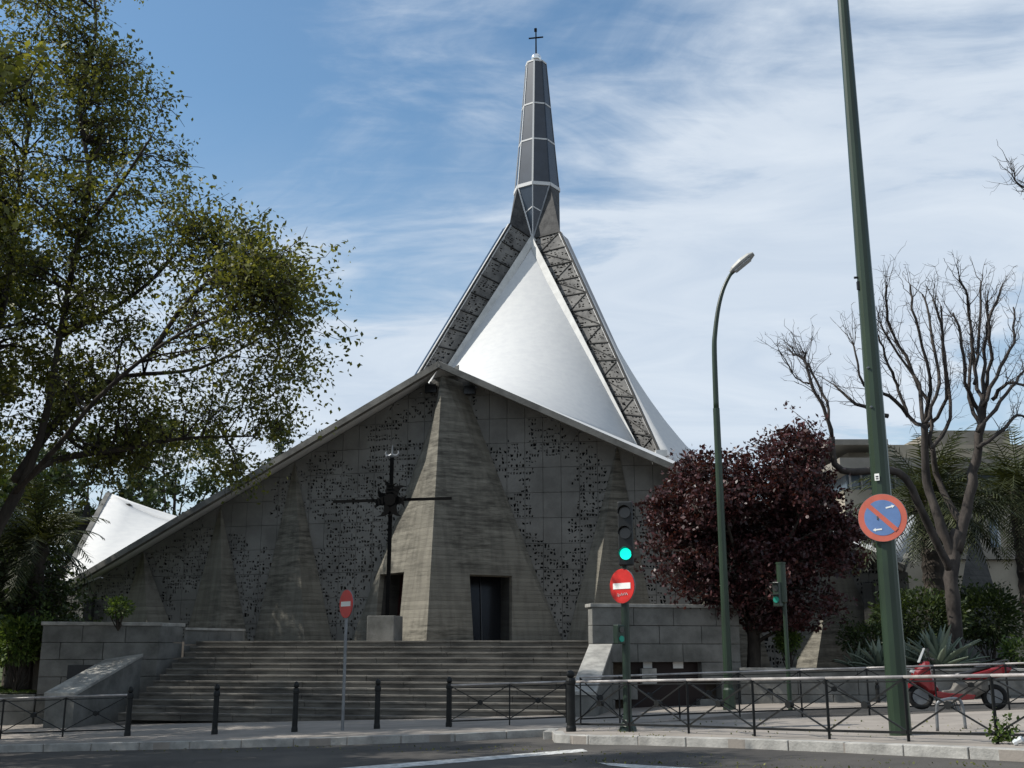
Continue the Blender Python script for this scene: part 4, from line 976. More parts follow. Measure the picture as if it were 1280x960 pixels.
# ---- background trees left, cedar behind roof
def simple_tree(x, y, D, z0, rx, rz_, label, seed, lm='leaf_dark', name='garden_tree', ncl=900, per=8, ls=.11, group=None):
    c = P(x, y, D); rt = Vector((c.x, D, z0)); l = [([rt, rt+Vector((.1, 0, (c.z-z0)*.5)), rt+Vector((0, 0, c.z-z0))], .2, .06)]+[([rt+Vector((0, 0, (c.z-z0)*.4)), Vector((c.x+rx*.6*math.cos(a), D+rx*.6*math.sin(a), c.z+rz_*.3))], .09, .02) for a in (0, 1.6, 3.1, 4.7)]
    leafy_tree(name, rt, l, label, seed, M[lm], M['bark'], ncl, per, ls, .42, blobs=[(tuple(c), (rx, rx, rz_), 1), ((c.x, D, (c.z+z0)/2+.3), (rx*.8, rx*.8, rz_*.7), .5)], nbr=45, group=group)
simple_tree(-45, 350, 41, .2, 3.3, 5.2, 'tall dark tree standing beside the left end of the church facade', 110, ncl=4200)
simple_tree(-5, 660, 38, .2, 2.1, 2.8, 'dark bushy tree at the left edge below the plane tree', 101)
simple_tree(-40, 700, 34, .0, 2.4, 2.8, 'dark shrubby tree cut by the left edge of the frame', 102)
simple_tree(110, 610, 60, .5, 4.5, 3.6, 'dark tree behind the white roof corner on the left', 103, ls=.15)
simple_tree(220, 590, 66, .5, 4.5, 3.6, 'dark tree behind the left slope of the church roof', 104, ls=.15)
simple_tree(20, 560, 62, .5, 5, 4.5, 'tall dark tree far behind at the left edge', 105, ls=.15)
simple_tree(25, 745, 33.5, .1, 1.5, 1.2, 'dark shrub under the palm left of the stone planter', 107, ncl=700, ls=.08)
simple_tree(60, 790, 36, .1, 1.3, .6, 'dark shrub behind the stone planter on the left', 108, ncl=600, ls=.08)
def bush(x, y, D, z0, rx, rz_, label, seed, lm, n=1400, ls=.05, name='bush', cat='bush'):
    c = P(x, y, D); t = empty(name, (c.x, D, z0), label=label, cat=cat); g = np.random.default_rng(seed); r = random.Random(seed)
    q = MB(); 
    tips = []
    for k in range(16):
        a, rr = r.uniform(0, 6.28), r.uniform(.2, .95); e = Vector((rx*rr*math.cos(a), rx*rr*math.sin(a), (c.z-z0)+rz_*r.uniform(-.3, .9))); pp = wander((0, 0, 0), e, 4, .15, r); q.tube(pp, [.02, .016, .012, .008, .005], 4); tips += [tuple(pp[3]), tuple(pp[4])]
    q.build('stems', M['bark'], t, fix=False)
    v = g.normal(size=(n, 3)); v /= np.linalg.norm(v, axis=1)[:, None]; rad_ = g.uniform(.5, 1.0, size=(n, 1)); pts = v*rad_*np.array([rx, rx, rz_])+np.array([0, 0, c.z-z0])
    ti = np.array(tips)[g.integers(0, len(tips), n//2)]+g.normal(size=(n//2, 3))*rx*.16
    pts = np.concatenate([pts, ti]); pts = pts[pts[:, 2] > .02]
    leaves('foliage', pts, (0, 0, 1), ls, M[lm], t, seed, aspect=.55)
bush(984, 799, 31.2, .58, .42, .34, 'small bright yellow-green bush behind the slim signal pole', 121, 'leaf_bright', 900, .045)
bush(25, 800, 32.2, .0, .8, .75, 'leafy green bush in the sun left of the stone planter', 122, 'leaf_bright', 1600, .07)
bush(150, 760, 32.0, 1.72, .42, .35, 'small green shrub growing on top of the left stone planter', 123, 'leaf_bright', 420, .05)
bush(1275, 815, 30.5, .58, .6, .4, 'low yellowish shrub behind the scooter at the right edge', 124, 'leaf_bright', 700, .05)
bush(1150, 775, 34.5, .58, 1.6, 1.0, 'large dark shrub added to deepen the shade behind the agaves', 126, 'leaf_dark', 3500, .07)  # added foliage that darkens the right garden
bush(1235, 770, 35.5, .58, 1.2, 1.0, 'dark shrub added to deepen the shade right of the bare tree trunk', 127, 'leaf_dark', 2600, .07)  # also added for darkness, and to cover the house wall
bush(1085, 800, 31.8, .58, .9, .5, 'dark low shrub between the two agave clumps', 125, 'leaf_dark', 1300, .05)
# conifer seen over the roof slope
ct = P(352, 520, 70); t = empty('cedar_tree', (ct.x, 70, .5), label='small dark conifer poking above the left roof slope', cat='tree')
q = MB(); q.tube([(0, 0, 0), (0, 0, ct.z-.5)], [.3, .04], 6); r = random.Random(3); pts = []
for k in range(34):
    z = (ct.z-.5)*(.35+.65*k/34); L_ = 3.6*(1-(k/34)**1.3)+.35; a = r.uniform(0, 6.28); e = Vector((L_*math.cos(a), L_*math.sin(a), z-.25*L_)); q.tube([(0, 0, z), tuple(e*.5+Vector((0, 0, z*.5+.1))), tuple(e)], [.06, .04, .015], 4)
    for j in range(110): tt = r.uniform(.15, 1); pts.append((e.x*tt+r.gauss(0, .16), e.y*tt+r.gauss(0, .16), z-.25*L_*tt-abs(r.gauss(0, .25))))
q.build('trunk', M['bark'], t, fix=False); leaves('crown', np.array(pts), (0, 0, 1), .13, M['leaf_cedar'], t, 4)
# agaves
def agave(x, y, D, z0, n, ln_, label, seed):
    c = P(x, y, D); t = empty('agave', (c.x, D, z0), label=label, cat='agave', group='agaves behind the low garden wall'); r = random.Random(seed)
    for k in range(n):
        az = k*2.4+r.uniform(-.2, .2); el = .25+1.15*(k/n)+r.uniform(-.12, .12); L_ = ln_*r.uniform(.75, 1.15); q = MB(); p = Vector((0, 0, .08)); d = Vector((math.cos(az)*math.cos(el), math.sin(az)*math.cos(el), math.sin(el))); sd2 = Vector((-math.sin(az), math.cos(az), 0)); m = 8; droop = r.uniform(.02, .16)
        for i in range(m+1):
            tt = i/m; wd = .085*ln_*(math.sin(math.pi*(.22+.78*tt)) if tt < 1 else 0.02)+.003; up = sd2.cross(d)*-1
            q.v += [tuple(p-sd2*wd+up*wd*.35), tuple(p-up*.012), tuple(p+sd2*wd+up*wd*.35)]
            p = p+d*L_/m; d = (d-Vector((0, 0, droop*tt))).normalized()
        for i in range(m): a = i*3; q.f += [(a, a+1, a+4, a+3), (a+1, a+2, a+5, a+4)]
        o = q.build('leaf', M['agave'], t, smooth=True, fix=False); at = o.data.attributes.new('tone', 'FLOAT', 'POINT'); tn = r.random(); at.data.foreach_set('value', [tn]*len(o.data.vertices))
        md = o.modifiers.new('th', 'SOLIDIFY'); md.thickness = .018
agave(1172, 815, 30.2, .56, 34, 1.3, 'largest grey-green agave, right of the tall green pole', 1)
agave(1135, 818, 31.0, .56, 26, 1.0, 'agave just right of the tall green pole with a raised spear leaf', 2)
agave(1098, 820, 30.6, .56, 26, .95, 'agave left of the tall green pole', 3)
agave(1072, 824, 31.3, .56, 20, .75, 'smallest agave at the left end of the clump', 4)
agave(1205, 822, 31.6, .56, 22, .8, 'agave at the foot of the bare tree', 5)
# lawn blades
g = np.random.default_rng(9); n = 9000
pts = np.stack([g.uniform(-22, LBl.x-.1, n), g.uniform(31.85, 36, n), np.full(n, .06)], 1); pts[:, 2] += (pts[:, 1]-31.6)*.01
leaves('grass', pts, (0, 0, 3), .05, M['grass'], None, 9, aspect=.25)
leaves('weeds', np.array([tuple(G(1256, 930)+Vector((g.normal()*.09, g.normal()*.07, abs(g.normal())*.14+.03))) for _ in range(260)]), (0, 0, 1), .035, M['leaf_bright'], None, 10)
# ------------------------------------------------------------------ street furniture
def railing(pts, label, post_at=(), name='railing', rail_h=.93, seed=0, thick=1.0, bays=None):
    """pts: plan points at the feet of the uprights"""
    par = empty(name, pts[0], label=label, cat='railing'); o = Vector(pts[0])
    r = random.Random(seed)
    U = [Vector((p.x, p.y, Gz(p.x, p.y))) for p in pts]; Z = Vector((0, 0, 1))
    for i, p in enumerate(U):
        q = MB(); q.box(p-o+Z*(rail_h/2-.02), (.035*thick, .035*thick, rail_h+.04)); q.build('upright', M['rail'], par)
    for i in range(len(U)-1):
        a, c = U[i]-o, U[i+1]-o; d = (c-a).normalized(); g_ = d*.019*thick
        q = MB(); q.tube([a+Z*rail_h, c+Z*rail_h], .024*thick, 8); q.build('top_rail', M['railtop'], par, smooth=True); q = MB(); q.bar(a+Z*(rail_h-.06)+g_, c+Z*(rail_h-.06)-g_, .02*thick, .02*thick); q.build('under_rail', M['rail'], par)
        q = MB(); q.bar(a+Z*.12+g_, c+Z*.12-g_, .03*thick, .035*thick); q.build('bottom_rail', M['rail'], par)
        q = MB(); q.bar(a+Z*.14+g_, c+Z*(rail_h-.03)-g_, .022*thick, .022*thick); q.build('brace', M['rail'], par)
        q = MB(); q.bar(a+Z*(rail_h-.03)+g_+Vector((0, .018, 0)), c+Z*.14-g_+Vector((0, .018, 0)), .022*thick, .022*thick); q.build('brace', M['rail'], par)
        m_ = (a+c)/2+Z*(.14+rail_h-.03)*.5; M_ = Matrix.Translation(m_) @ Matrix.Rotation(math.atan2(d.y, d.x), 4, 'Z'); q = MB(); q.disc(M_, .055, -.035, .055, 14); q.build('hub', M['rail'], par)
    return par
# near railing: uprights surveyed along the kerb
near_px = [(716, 917), (787, 918.5), (861, 920.5), (943.5, 924), (1037, 927.5), (1136, 930.5), (1247, 933.5), (1375, 937), (1520, 942)]
def shift(p, s): return Vector((p.x, p.y+s, Gz(p.x, p.y+s)))
railing([shift(G(x, y-3.5), 0) for x, y in near_px], 'black iron railing with crossed bars along the traffic island kerb, nearest the camera', rail_h=.87)
far_px = [(726, 906.5), (775, 904), (850, 900), (925, 897.5), (1003, 894.5), (1087, 892), (1172, 889.5), (1262, 887), (1350, 885)]
railing([G(x, y) for x, y in far_px], 'black iron railing with crossed bars along the back edge of the traffic island', rail_h=.93, thick=.85)
mid_px = [(563, 909), (637, 906.5), (708, 903.5)]
railing([G(x, y) for x, y in mid_px], 'short black iron railing in front of the middle of the stairs', rail_h=.84, thick=.8)
left_px = [(-170, 929), (-80, 926), (0, 924), (78, 921.5), (157, 919)]
railing([G(x, y) for x, y in left_px], 'black iron railing at the left edge before the stone planter', rail_h=.84, thick=.85)
def bollard(p, label, h=1.0, rr=.062, group='black bollards along the church pavement'):
    t = empty('bollard', p, label=label, cat='bollard', group=group); q = MB(); q.lathe((0, 0, -.05), [(rr*1.1, 0), (rr*1.1, .12), (rr*.95, .16), (rr*.92, h-.12), (rr*1.12, h-.1), (rr*1.12, h-.05), (rr*.9, h)], 16); q.build('post', M['rail'], t, smooth=False)
    q = MB(); q.lathe((0, 0, h-.05), [(rr*.5, 0), (rr*.9, .03), (rr*.95, .07), (rr*.6, .12), (.005, .14)], 14); q.build('cap', M['rail'], t, smooth=True)
for x, y, lab in ((159, 920, 'black bollard at the end of the left railing'), (268, 918, 'black bollard second from left, before the shaded lower steps'), (368, 915, 'black bollard just left of the small no entry sign'), (471, 911, 'black bollard just right of the small no entry sign'), (561, 908.5, 'black bollard where the short middle railing begins')):
    bollard(G(x, y), lab, h=.93)
bollard(G(714, 914.5), 'stout black post with a ball cap ending the near railing', h=1.0, rr=.085, group='posts of the near railing')
bollard(G(1098, 879), 'short dark bollard behind the far railing near the tall green pole', h=.5, rr=.05)

def sign_disc(par, c, rz, r_, layers):
    """layers: list (part name, material, radius)"""
    pass
# ---- traffic light with no entry sign
TP = G(785, 914); tl = empty('traffic_light', TP, label='traffic light showing green with a red no entry sign on its pole', cat='traffic light')
D0 = TP.y
def zz_(py, D=D0): return P(785, py, D).z-TP.z
def xx_(px, py, D=D0): return P(px, py, D).x-TP.x
q = MB(); q.lathe((0, 0, 0), [(.16, 0), (.15, .06), (.085, .2), (.075, .3), (.07, zz_(640))], 14); q.build('pole', M['greenb'], tl)
rz = rad(-12)   # signal faces camera, slightly turned
hc = Vector((xx_(781, 668), -.16, zz_(668))); ht = zz_(629)-zz_(708)
hd = MB(); hd.box(hc, (.27, .16, ht), rz); hd_o = hd.build('signal_head', M['blk'], tl, bevel=.02)
Mh = Matrix.Translation(hc) @ Matrix.Rotation(rz, 4, 'Z')
for k, mm in ((1, 'lens_off'), (0, 'lens_off'), (-1, 'lens_on')):
    z = k*ht*.325; q = MB(); q.disc(Mh @ Matrix.Translation((0, -.09, z)), .105, -.02, .02, 24); q.build('lens', M[mm], tl, label={'lens_on': 'lit green lens', 'lens_off': None}[mm])
    q = MB(); n = 16
    for i in range(n+1):
        a = -.15+ (math.pi+.3)*i/n; rr = .122
        for y0, r2 in ((-.08, rr), (-.30+.12*abs(math.cos(a))*.6, rr), (-.30+.12*abs(math.cos(a))*.6, rr-.008), (-.08, rr-.008)): q.v.append(tuple(Mh @ Vector((r2*math.cos(a), y0, z+r2*math.sin(a)))))
    for i in range(n):
        for c in range(4): a, b_ = i*4+c, i*4+(c+1) % 4; q.f.append((a, b_, b_+4, a+4))
    q.build('visor', M['blk'], tl, smooth=False)
q = MB(); q.box(hc+Vector((0, .1, ht*.3)), (.08, .16, .05)); q.box(hc+Vector((0, .1, -ht*.4)), (.08, .16, .05)); q.build('bracket', M['blk'], tl)
# round sign builder
def round_sign(par, c, rz, r_, kind):
    Ms = Matrix.Translation(c) @ Matrix.Rotation(rz, 4, 'Z')
    q = MB(); q.disc(Ms, r_, 0, .02, 40); plate = q.build('sign_plate', M['grey'], par)
    if kind == 'noentry':
        q = MB(); q.disc(Ms, r_*.985, -.012, -.001, 40); q.build('red_face', M['red'], plate)
        q = MB(); q.disc(Ms, r_*.96, -.014, -.0125, 40); q.v = q.v; 
        q = MB(); q.box(Ms @ Vector((0, -.016, 0)), (r_*1.42*.99, .006, r_*.34), rz); q.build('white_bar', M['sgnwhite'], plate)
    else:
        q = MB(); q.disc(Ms, r_*.985, -.008, -.001, 40); q.build('red_border', M['red_faded'], plate)
        q = MB(); q.disc(Ms, r_*.74, -.012, -.0085, 40); q.build('blue_face', M['blue_faded'], plate)
        Md = Ms @ Matrix.Rotation(rad(45), 4, 'Y'); q = MB(); vs = [Md @ Vector((sx*r_*.76, y, sz*r_*.095)) for y in (-.016, -.0125) for sx, sz in ((-1, -1), (1, -1), (1, 1), (-1, 1))]; q.add(vs, [(0, 1, 2, 3), (7, 6, 5, 4), (0, 4, 5, 1), (1, 5, 6, 2), (2, 6, 7, 3), (3, 7, 4, 0)]); q.build('red_slash', M['red_faded'], plate)
        for (ox, oz, an, fl) in ((.12*r_/.35, .15*r_/.35, 12, 1), (-.08*r_/.35, -.17*r_/.35, 4, -1)):
            Ma = Ms @ Matrix.Translation((ox, -.0165, oz)) @ Matrix.Rotation(rad(-an), 4, 'Y'); sc_ = r_*.9
            out = [(-.2, -.035), (.08, -.035), (.08, -.08), (.22, 0), (.08, .08), (.08, .035), (-.2, .035)]
            q = MB(); q.slab([Ma @ Vector((fl*x*sc_, 0, z*sc_)) for x, z in out], Ms.to_3x3() @ Vector((0, .003, 0))); q.build('white_arrow', M['sgnwhite'], plate)
    return plate, Ms
sc_c = Vector((xx_(777, 733), -.13, zz_(733)))
plate, Ms = round_sign(tl, sc_c, rad(-50), .315, 'noentry')
q = MB(); r = random.Random(2); x = -.12     # scrawl in white marker under the bar
pts = []
for k in range(13): pts.append(Ms @ Vector((x, -.017, -.17+(.03 if k % 2 else -.02)+r.uniform(-.01, .01)+k*.002))); x += .022
q.tube(pts, .006, 4); q.build('white_scrawl', M['sgnwhite'], plate)
q = MB(); q.box(Vector((-.02, -.06, zz_(733))), (.06, .16, .04)); q.build('bracket', M['grey'], tl)
# small pedestrian repeater
pc = Vector((xx_(773, 793), -.1, zz_(793))); q = MB(); q.box(pc, (.17, .14, .34), rad(35)); q.build('pedestrian_signal', M['greenb'], tl, bevel=.015)
Mh = Matrix.Translation(pc) @ Matrix.Rotation(rad(35), 4, 'Z')
for z, mm in ((.08, 'lens_off'), (-.08, 'lens_dim')): q = MB(); q.disc(Mh @ Matrix.Translation((0, -.075, z)), .055, -.01, .01, 16); q.build('lens', M[mm], tl)
# ---- left no entry sign
SPt = G(428, 913); sg = empty('no_entry_sign', SPt, label='small red no entry sign on a grey post before the left of the stairs', cat='road sign')
q = MB(); hs = P(433, 738, SPt.y).z-SPt.z; q.lathe((0, 0, 0), [(.034, 0), (.034, hs)], 10); q.build('post', M['grey'], sg)
round_sign(sg, Vector((.0, -.05, P(433, 755, SPt.y).z-SPt.z)), rad(-54), .30, 'noentry')
# ---- tall green pole with no parking sign
BP = G(1126, 919); bp_ = empty('tall_green_pole', BP, label='tall tapering green steel pole rising out of the top of the frame', cat='pole')
q = MB(); q.lathe((0, 0, -.05), [(.20, 0), (.20, .03), (.163, .05), (.158, 1.5), (.135, 6), (.11, 10), (.085, 14)], 12); q.build('shaft', M['green'], bp_)
for z in (5.05, 5.7): q = MB(); q.disc(Matrix.Translation((-.1, -.11, z)), .018, -.02, .02, 10); q.build('bolt', M['grey'], bp_)
st = Vector((-.10, -.135, P(1096, 598, BP.y).z-BP.z)); q = MB(); q.box(st, (.075, .012, .11), rad(-38)); q.build('sticker', M['sgnwhite'], bp_)
q = MB(); q.box(st+Vector((-.004, -.008, .01)), (.04, .006, .018), rad(-38)); q.box(st+Vector((-.004, -.008, -.025)), (.04, .006, .014), rad(-38)); q.build('sticker_print', M['plastic'], bp_)
z = P(1072, 352, BP.y).z-BP.z; xo = P(1072, 352, BP.y).x-BP.x
q = MB(); q.tube([(-.1, 0, z-.35), (xo+.05, -.02, z-.33), (xo+.05, -.02, z+.02)], .014, 6); q.tube([(xo-.06, -.02, z+.06), (xo+.13, -.02, z+.08)], .02, 6); q.box((xo+.0, -.03, z-.08), (.05, .05, .14)); q.tube([(-.12, 0, z-.55), (xo+.12, -.02, z-.6)], .02, 6); q.build('sensor_bracket', M['plastic'], bp_)
np_ = empty('no_parking_sign', BP+Vector((0, 0, 2.5)), label='faded round no parking sign, blue with red border and slash, on the tall pole', cat='road sign')
sc0 = P(1098, 649, BP.y); cpos = sc0-np_.location; cpos.y = -.2
round_sign(np_, cpos, rad(-30), .375, 'parking')
q = MB(); q.box((cpos.x*.5, -.16, cpos.z), (.25, .05, .05)); q.build('clamp', M['grey'], np_)
# ---- street lamp
LPt = G(912, 888); lp = empty('street_lamp', LPt, label='slender green street lamp with a curved neck and a flat grey head', cat='street lamp')
D = LPt.y; loc = lambda px, py, dy=0: Vector((P(px, py, D).x-LPt.x, dy, P(px, py, D).z-LPt.z))
q = MB(); q.lathe((0, 0, -.02), [(.16, 0), (.14, .5), (.11, .55), (.10, 3), (.085, 7.5)], 12); q.build('pole', M['green'], lp)
hz = loc(893, 440).z
pts = [Vector((0, 0, 7.4)), loc(893, 440), loc(894, 415), loc(898, 385), loc(904, 362), loc(912, 345), loc(917, 340)]
q = MB(); q.tube(smoothline(pts, 5), [.075+(-.035)*i/30 for i in range(31)], 10); q.build('curved_neck', M['green'], lp, smooth=True)
a, c = loc(913, 341), loc(937, 323); d = (c-a).normalized(); wv = Vector((0, 1, 0)); up = d.cross(wv)*-1; up = up if up.z > 0 else -up
a = a-wv*0; Lh = .78
dd = (d+Vector((0, -.35, 0))).normalized(); wv = dd.cross(Vector((0, 0, 1))).normalized(); up = wv.cross(dd).normalized()
sect = [(0, .07, .05, .05), (.12, .14, .10, .08), (.4, .19, .13, .09), (.65, .17, .10, .07), (.78, .10, .04, .04)]
q = MB()
for (s, hw, hu, hdn) in sect:
    for (x, z) in ((-1, 0), (-.75, .75), (0, 1), (.75, .75), (1, 0), (.85, -1), (0, -1), (-.85, -1)): q.v.append(tuple(a+dd*s+wv*x*hw+up*(z*hu if z > 0 else z*hdn*.6)))
for i in range(4):
    for k in range(8): x, y = i*8+k, i*8+(k+1) % 8; q.f.append((x, y, y+8, x+8))
q.f += [tuple(range(8)), tuple(32+k for k in reversed(range(8)))]
q.build('lamp_head', M['lamphead'], lp, smooth=False, bevel=.01)
q = MB(); q.slab([a+dd*s+wv*x*hw*.75-up*(hdn*.6+.012) for s, hw, hu, hdn, x in ((.12, .14, 0, .08, -1), (.62, .17, 0, .07, -1), (.62, .17, 0, .07, 1), (.12, .14, 0, .08, 1))], -up*.02); q.build('diffuser', M['glass'], lp)
# ---- slim pedestrian signal pole
PP = G(988, 887); pp = empty('pedestrian_signal_pole', PP, label='slim pole with a thick top tube and a small side facing pedestrian signal', cat='traffic light')
D = PP.y; loc = lambda px, py, dy=0: Vector((P(px, py, D).x-PP.x, dy, P(px, py, D).z-PP.z))
z1, z2 = loc(988, 750).z, loc(988, 703).z
q = MB(); q.lathe((0, 0, 0), [(.055, 0), (.05, z1)], 10); q.build('pole', M['green'], pp)
q = MB(); q.lathe((-.04, 0, z1-.1), [(.05, 0), (.11, .05), (.11, z2-z1+.05), (.12, z2-z1+.06), (.12, z2-z1+.1)], 12); q.build('top_tube', M['green'], pp)
c = loc(972, 743, -.06); q = MB(); q.box(c, (.17, .24, .58), rad(-40)); q.build('signal_box', M['greenb'], pp, bevel=.015)
Mh = Matrix.Translation(c) @ Matrix.Rotation(rad(-40), 4, 'Z')
for z, mm in ((.14, 'lens_off'), (-.13, 'lens_dim')): q = MB(); q.disc(Mh @ Matrix.Translation((0, -.125, z)), .075, -.01, .01, 16); q.build('lens', M[mm], pp); 
for z in (.14, -.13): q = MB(); q.box(Mh @ Vector((0, -.19, z+.12)), (.18, .14, .02), rad(-40)); q.build('visor', M['blk'], pp)
# ---- bicycle rack hoop on the island
hp = G(1172, 914); hq = G(1207, 911); r_ = empty('bike_rack', hp, label='grey inverted U bike rack on the traffic island below the scooter', cat='bike rack')
a = Vector((0, 0, 0)); c = hq-hp; q = MB(); q.tube(smoothline([a, a+Vector((.02, 0, .36)), a+Vector((.1, 0, .46)), c+Vector((-.1, 0, .46)), c+Vector((-.02, 0, .36)), c], 4), .026, 8); q.build('hoop', M['grey'], r_, smooth=True)
# ---- scooter
so_p = G(1200, 887.5); Ls = (G(1268, 887.5)-G(1132, 889)).length
sco = empty('scooter', so_p, rad(180)-math.atan2(G(1132, 889).y-so_p.y, -(G(1132, 889).x-so_p.x)), label='red and black maxi scooter parked behind the railings at the right', cat='scooter')
k = Ls/2.15     # scale
def profile(mbq, pts, hw, z=0, taper=.7):
    n = len(pts); cx_ = sum(p[0] for p in pts)/n; cz_ = sum(p[1] for p in pts)/n
    ringv = lambda s, y: [(k*(cx_+(x-cx_)*s), k*y, k*(cz_+(zp-cz_)*s)) for x, zp in pts]
    R_ = [ringv(taper, -hw), ringv(.95, -hw*.7), ringv(1, 0), ringv(.95, hw*.7), ringv(taper, hw)]
    b0 = len(mbq.v)
    for rr in R_: mbq.v += rr
    for i in range(4):
        for j in range(n): a, b_ = b0+i*n+j, b0+i*n+(j+1) % n; mbq.f.append((a, b_, b_+n, a+n))
    mbq.f += [tuple(b0+j for j in range(n)), tuple(b0+4*n+j for j in reversed(range(n)))]
# local +x = forward
for wx in (.78, -.72):
    Mw = Matrix.Translation((wx*k, 0, .27*k)); q = MB(); n = 24
    tor = MB()
    for i in range(n):
        a = 2*math.pi*i/n
        for j in range(8): bt = 2*math.pi*j/8; rr = (.215+.055*math.cos(bt))*k; tor.v.append((wx*k+rr*math.cos(a), .06*k*math.sin(bt), .27*k+rr*math.sin(a)))
    for i in range(n):
        for j in range(8): tor.f.append((i*8+j, ((i+1) % n)*8+j, ((i+1) % n)*8+(j+1) % 8, i*8+(j+1) % 8))
    wo_ = tor.build('wheel', M['tyre'], sco, smooth=True)
    q.disc(Mw, .165*k, -.03*k, .03*k, 20); q.build('rim', M['grey'], wo_)
q = MB(); profile(q, [(.70, .42), (.98, .62), (.90, .82), (.66, 1.02), (.55, 1.02), (.52, .70), (.40, .42), (.46, .30), (.58, .30)], .21); q.build('front_fairing', M['scooter_red'], sco, bevel=.015)
q = MB(); profile(q, [(.90, .50), (1.06, .42), (1.02, .56), (.80, .66), (.6, .60), (.66, .5)], .09); q.build('front_mudguard', M['scooter_red'], sco, bevel=.01)
q = MB(); profile(q, [(.50, .30), (.46, .40), (.20, .42), (.05, .60), (-.62, .66), (-.62, .42), (-.35, .26), (.30, .20)], .20); q.build('lower_body', M['dustgrey'], sco, bevel=.02)
q = MB(); profile(q, [(.56, .28), (.20, .19), (-.30, .22), (-.35, .32), (.24, .36), (.50, .40)], .23, taper=.9); q.build('side_skirt', M['scooter_red'], sco, bevel=.01)
q = MB(); profile(q, [(-.08, .62), (-.22, .76), (-.60, .86), (-1.02, .95), (-1.10, .84), (-1.0, .70), (-.6, .62)], .19); q.build('rear_fairing', M['scooter_red'], sco, bevel=.02)
q = MB(); profile(q, [(.12, .68), (.06, .76), (-.16, .79), (-.34, .84), (-.42, .92), (-.68, .96), (-.70, .88), (-.3, .76), (-.1, .66)], .17); q.build('seat', M['seat'], sco, bevel=.02)
q = MB(); q.tube([Vector(p)*k for p in ((-.78, -.15, .98), (-.98, -.15, 1.03), (-1.06, 0, 1.04), (-.98, .15, 1.03), (-.78, .15, .98))], .014*k, 6); q.build('grab_rail', M['plastic'], sco)
q = MB(); q.tube([Vector(p)*k for p in ((.48, -.34, 1.04), (.55, -.12, 1.07), (.58, 0, 1.06), (.55, .12, 1.07), (.48, .34, 1.04))], .02*k, 8); q.build('handlebar', M['plastic'], sco)
q = MB(); q.slab([Vector(p)*k for p in ((.76, -.15, .98), (.76, .15, .98), (.62, .12, 1.28), (.62, -.12, 1.28))], Vector((.01, 0, .004))); q.build('windscreen', M['glass'], sco)
for s in (-1, 1):
    q = MB(); q.tube([Vector((.56, .2*s, 1.06))*k, Vector((.6, .3*s, 1.2))*k], .01*k, 5); q.box(Vector((.6, .33*s, 1.24))*k, (.03*k, .13*k, .08*k)); q.build('mirror', M['plastic'], sco)
    q = MB(); q.box(Vector((.90, .09*s, .80))*k, (.06*k, .13*k, .08*k), 0, (0, -.5)); q.build('headlight', M['glass'], sco)
q = MB(); q.box(Vector((-1.06, 0, .87))*k, (.06*k, .22*k, .07*k)); q.build('tail_light', M['red'], sco)
q = MB(); q.tube([Vector(p)*k for p in ((-.1, -.16, .24), (-.35, -.22, .27), (-.95, -.24, .40))], [.03*k, .055*k, .06*k], 10); q.build('exhaust', M['grey'], sco)
q = MB(); q.tube([Vector(p)*k for p in ((.1, -.1, .22), (.04, -.16, 0))], .014*k, 6); q.tube([Vector(p)*k for p in ((.1, .1, .22), (.04, .16, 0))], .014*k, 6); q.build('centre_stand', M['grey'], sco)
# ---- litter by the kerb
g = np.random.default_rng(77); lp_ = []
for _ in range(260):
    t_ = g.random(); a = G(700+t_*620, 939+t_*14+g.normal()*1.5-8*(g.random() < .3)); lp_.append((a.x, a.y, Gz(a.x, a.y)-.12))
for _ in range(220): a = G(g.uniform(-20, 700), g.uniform(922, 931)); lp_.append((a.x, a.y, a.z-.12))
for _ in range(200): a = G(g.uniform(730, 1270), g.uniform(898, 922)); lp_.append((a.x, a.y, a.z+.012))
leaves('fallen_leaves', np.array(lp_), (0, 0, 6), .022, M['leaf_plane'], None, 78)

lt = G(1268, 932); q = MB(); r = random.Random(5); q.lathe((0, 0, 0), [(.035*r.uniform(.8, 1.2), .0), (.045, .03), (.03, .06), (.045, .09), (.04, .13)], 8); o = q.build('plastic_cup', M['glass'], None); o.location = lt+Vector((0, 0, .03)); o.rotation_euler = (1.1, 0, .7); tag(o, 'crumpled clear plastic cup lying in the weeds by the kerb', 'cup')

# ------------------------------------------------------------------ background buildings on the right
def facade_box(par, c, dims, rz, m, name='wall'):
    q = MB(); q.box(Vector(c)-par.location, dims, rz); return q.build(name, m, par)
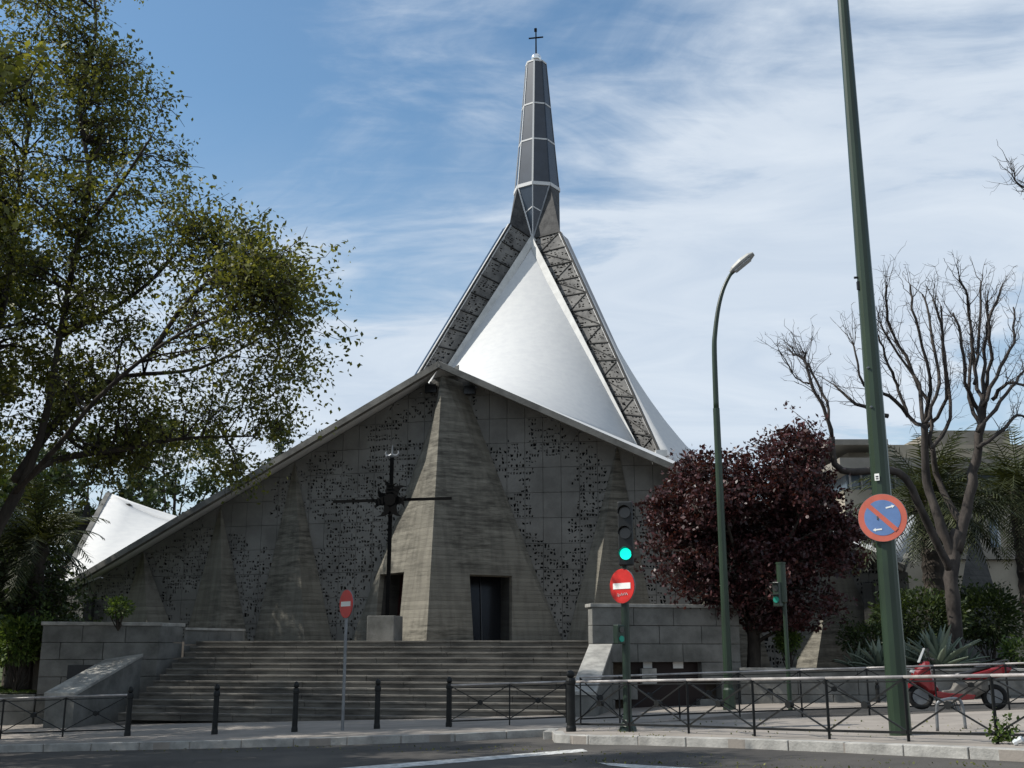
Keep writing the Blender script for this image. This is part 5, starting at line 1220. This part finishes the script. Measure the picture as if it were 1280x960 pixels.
# flat roofed villa behind the palms
B0 = P(1130, 560, 62); hb = empty('house', (B0.x+3, 64, 0), label='pale flat-roofed house with ribbon windows behind the purple tree and palms', cat='house')
D = 62
def hbox(x0, x1, y0, y1, Dn, dep, name, m, par_=hb, base=None):
    a = P(x0, (y0+y1)/2, Dn); c = P(x1, (y0+y1)/2, Dn); zt_ = P((x0+x1)/2, y0, Dn).z; zb_ = P((x0+x1)/2, y1, Dn).z if base is None else base
    q = MB(); q.box(Vector(((a.x+c.x)/2, Dn+dep/2, (zt_+zb_)/2))-hb.location if par_ is hb else Vector(((a.x+c.x)/2, Dn+dep/2, (zt_+zb_)/2)), (c.x-a.x, dep, zt_-zb_)); return q.build(name, m, par_)
hbox(1050, 1400, 572, 585, 60, 9, 'balcony_slab', M['beige2']); hbox(1056, 1400, 612, 640, 61.5, 8, 'wall', M['beige'], base=0)
hbox(1058, 1400, 585, 612, 62.4, 7, 'window_band', M['winglass'])
for i in range(9): x = 1062+i*14; hbox(x, x+2, 585, 612, 62.2, .15, 'window_mullion', M['winframe'])
hbox(1060, 1400, 556, 572, 63, 7, 'upper_wall', M['beige']); hbox(1034, 1110, 549, 556, 60.5, 9, 'flat_roof', M['beige2']); hbox(1165, 1262, 538, 556, 64, 7, 'roof_box', M['beige2'])
# near house wall on the far right
hn = empty('garden_house', (26, 46, 0), label='beige house wall with coping and green shuttered opening at the right edge', cat='house')
def nb(x0, x1, y0, y1, Dn, dep, name, m, base=None):
    a = P(x0, (y0+y1)/2, Dn); c = P(x1, (y0+y1)/2, Dn); zt_ = P((x0+x1)/2, y0, Dn).z; zb_ = P((x0+x1)/2, y1, Dn).z if base is None else base
    q = MB(); q.box(Vector(((a.x+c.x)/2, Dn+dep/2, (zt_+zb_)/2))-hn.location, (c.x-a.x, dep, zt_-zb_)); return q.build(name, m, hn)
nb(1190, 1600, 700, 790, 52, .4, 'wall', M['beige'], base=.3); nb(1188, 1600, 684, 699, 51.8, .8, 'coping', M['beige2']); nb(1216, 1600, 636, 684, 58, 6, 'upper_wall', M['beige'])
nb(1238, 1248, 648, 685, 57.9, .1, 'window', M['winglass']); nb(1247, 1250, 648, 685, 57.85, .1, 'window_frame', M['winframe'])
for k in range(5): nb(1274+k*3, 1276.2+k*3, 702, 740, 51.85, .1, 'shutter_slat', M['gshutter'])
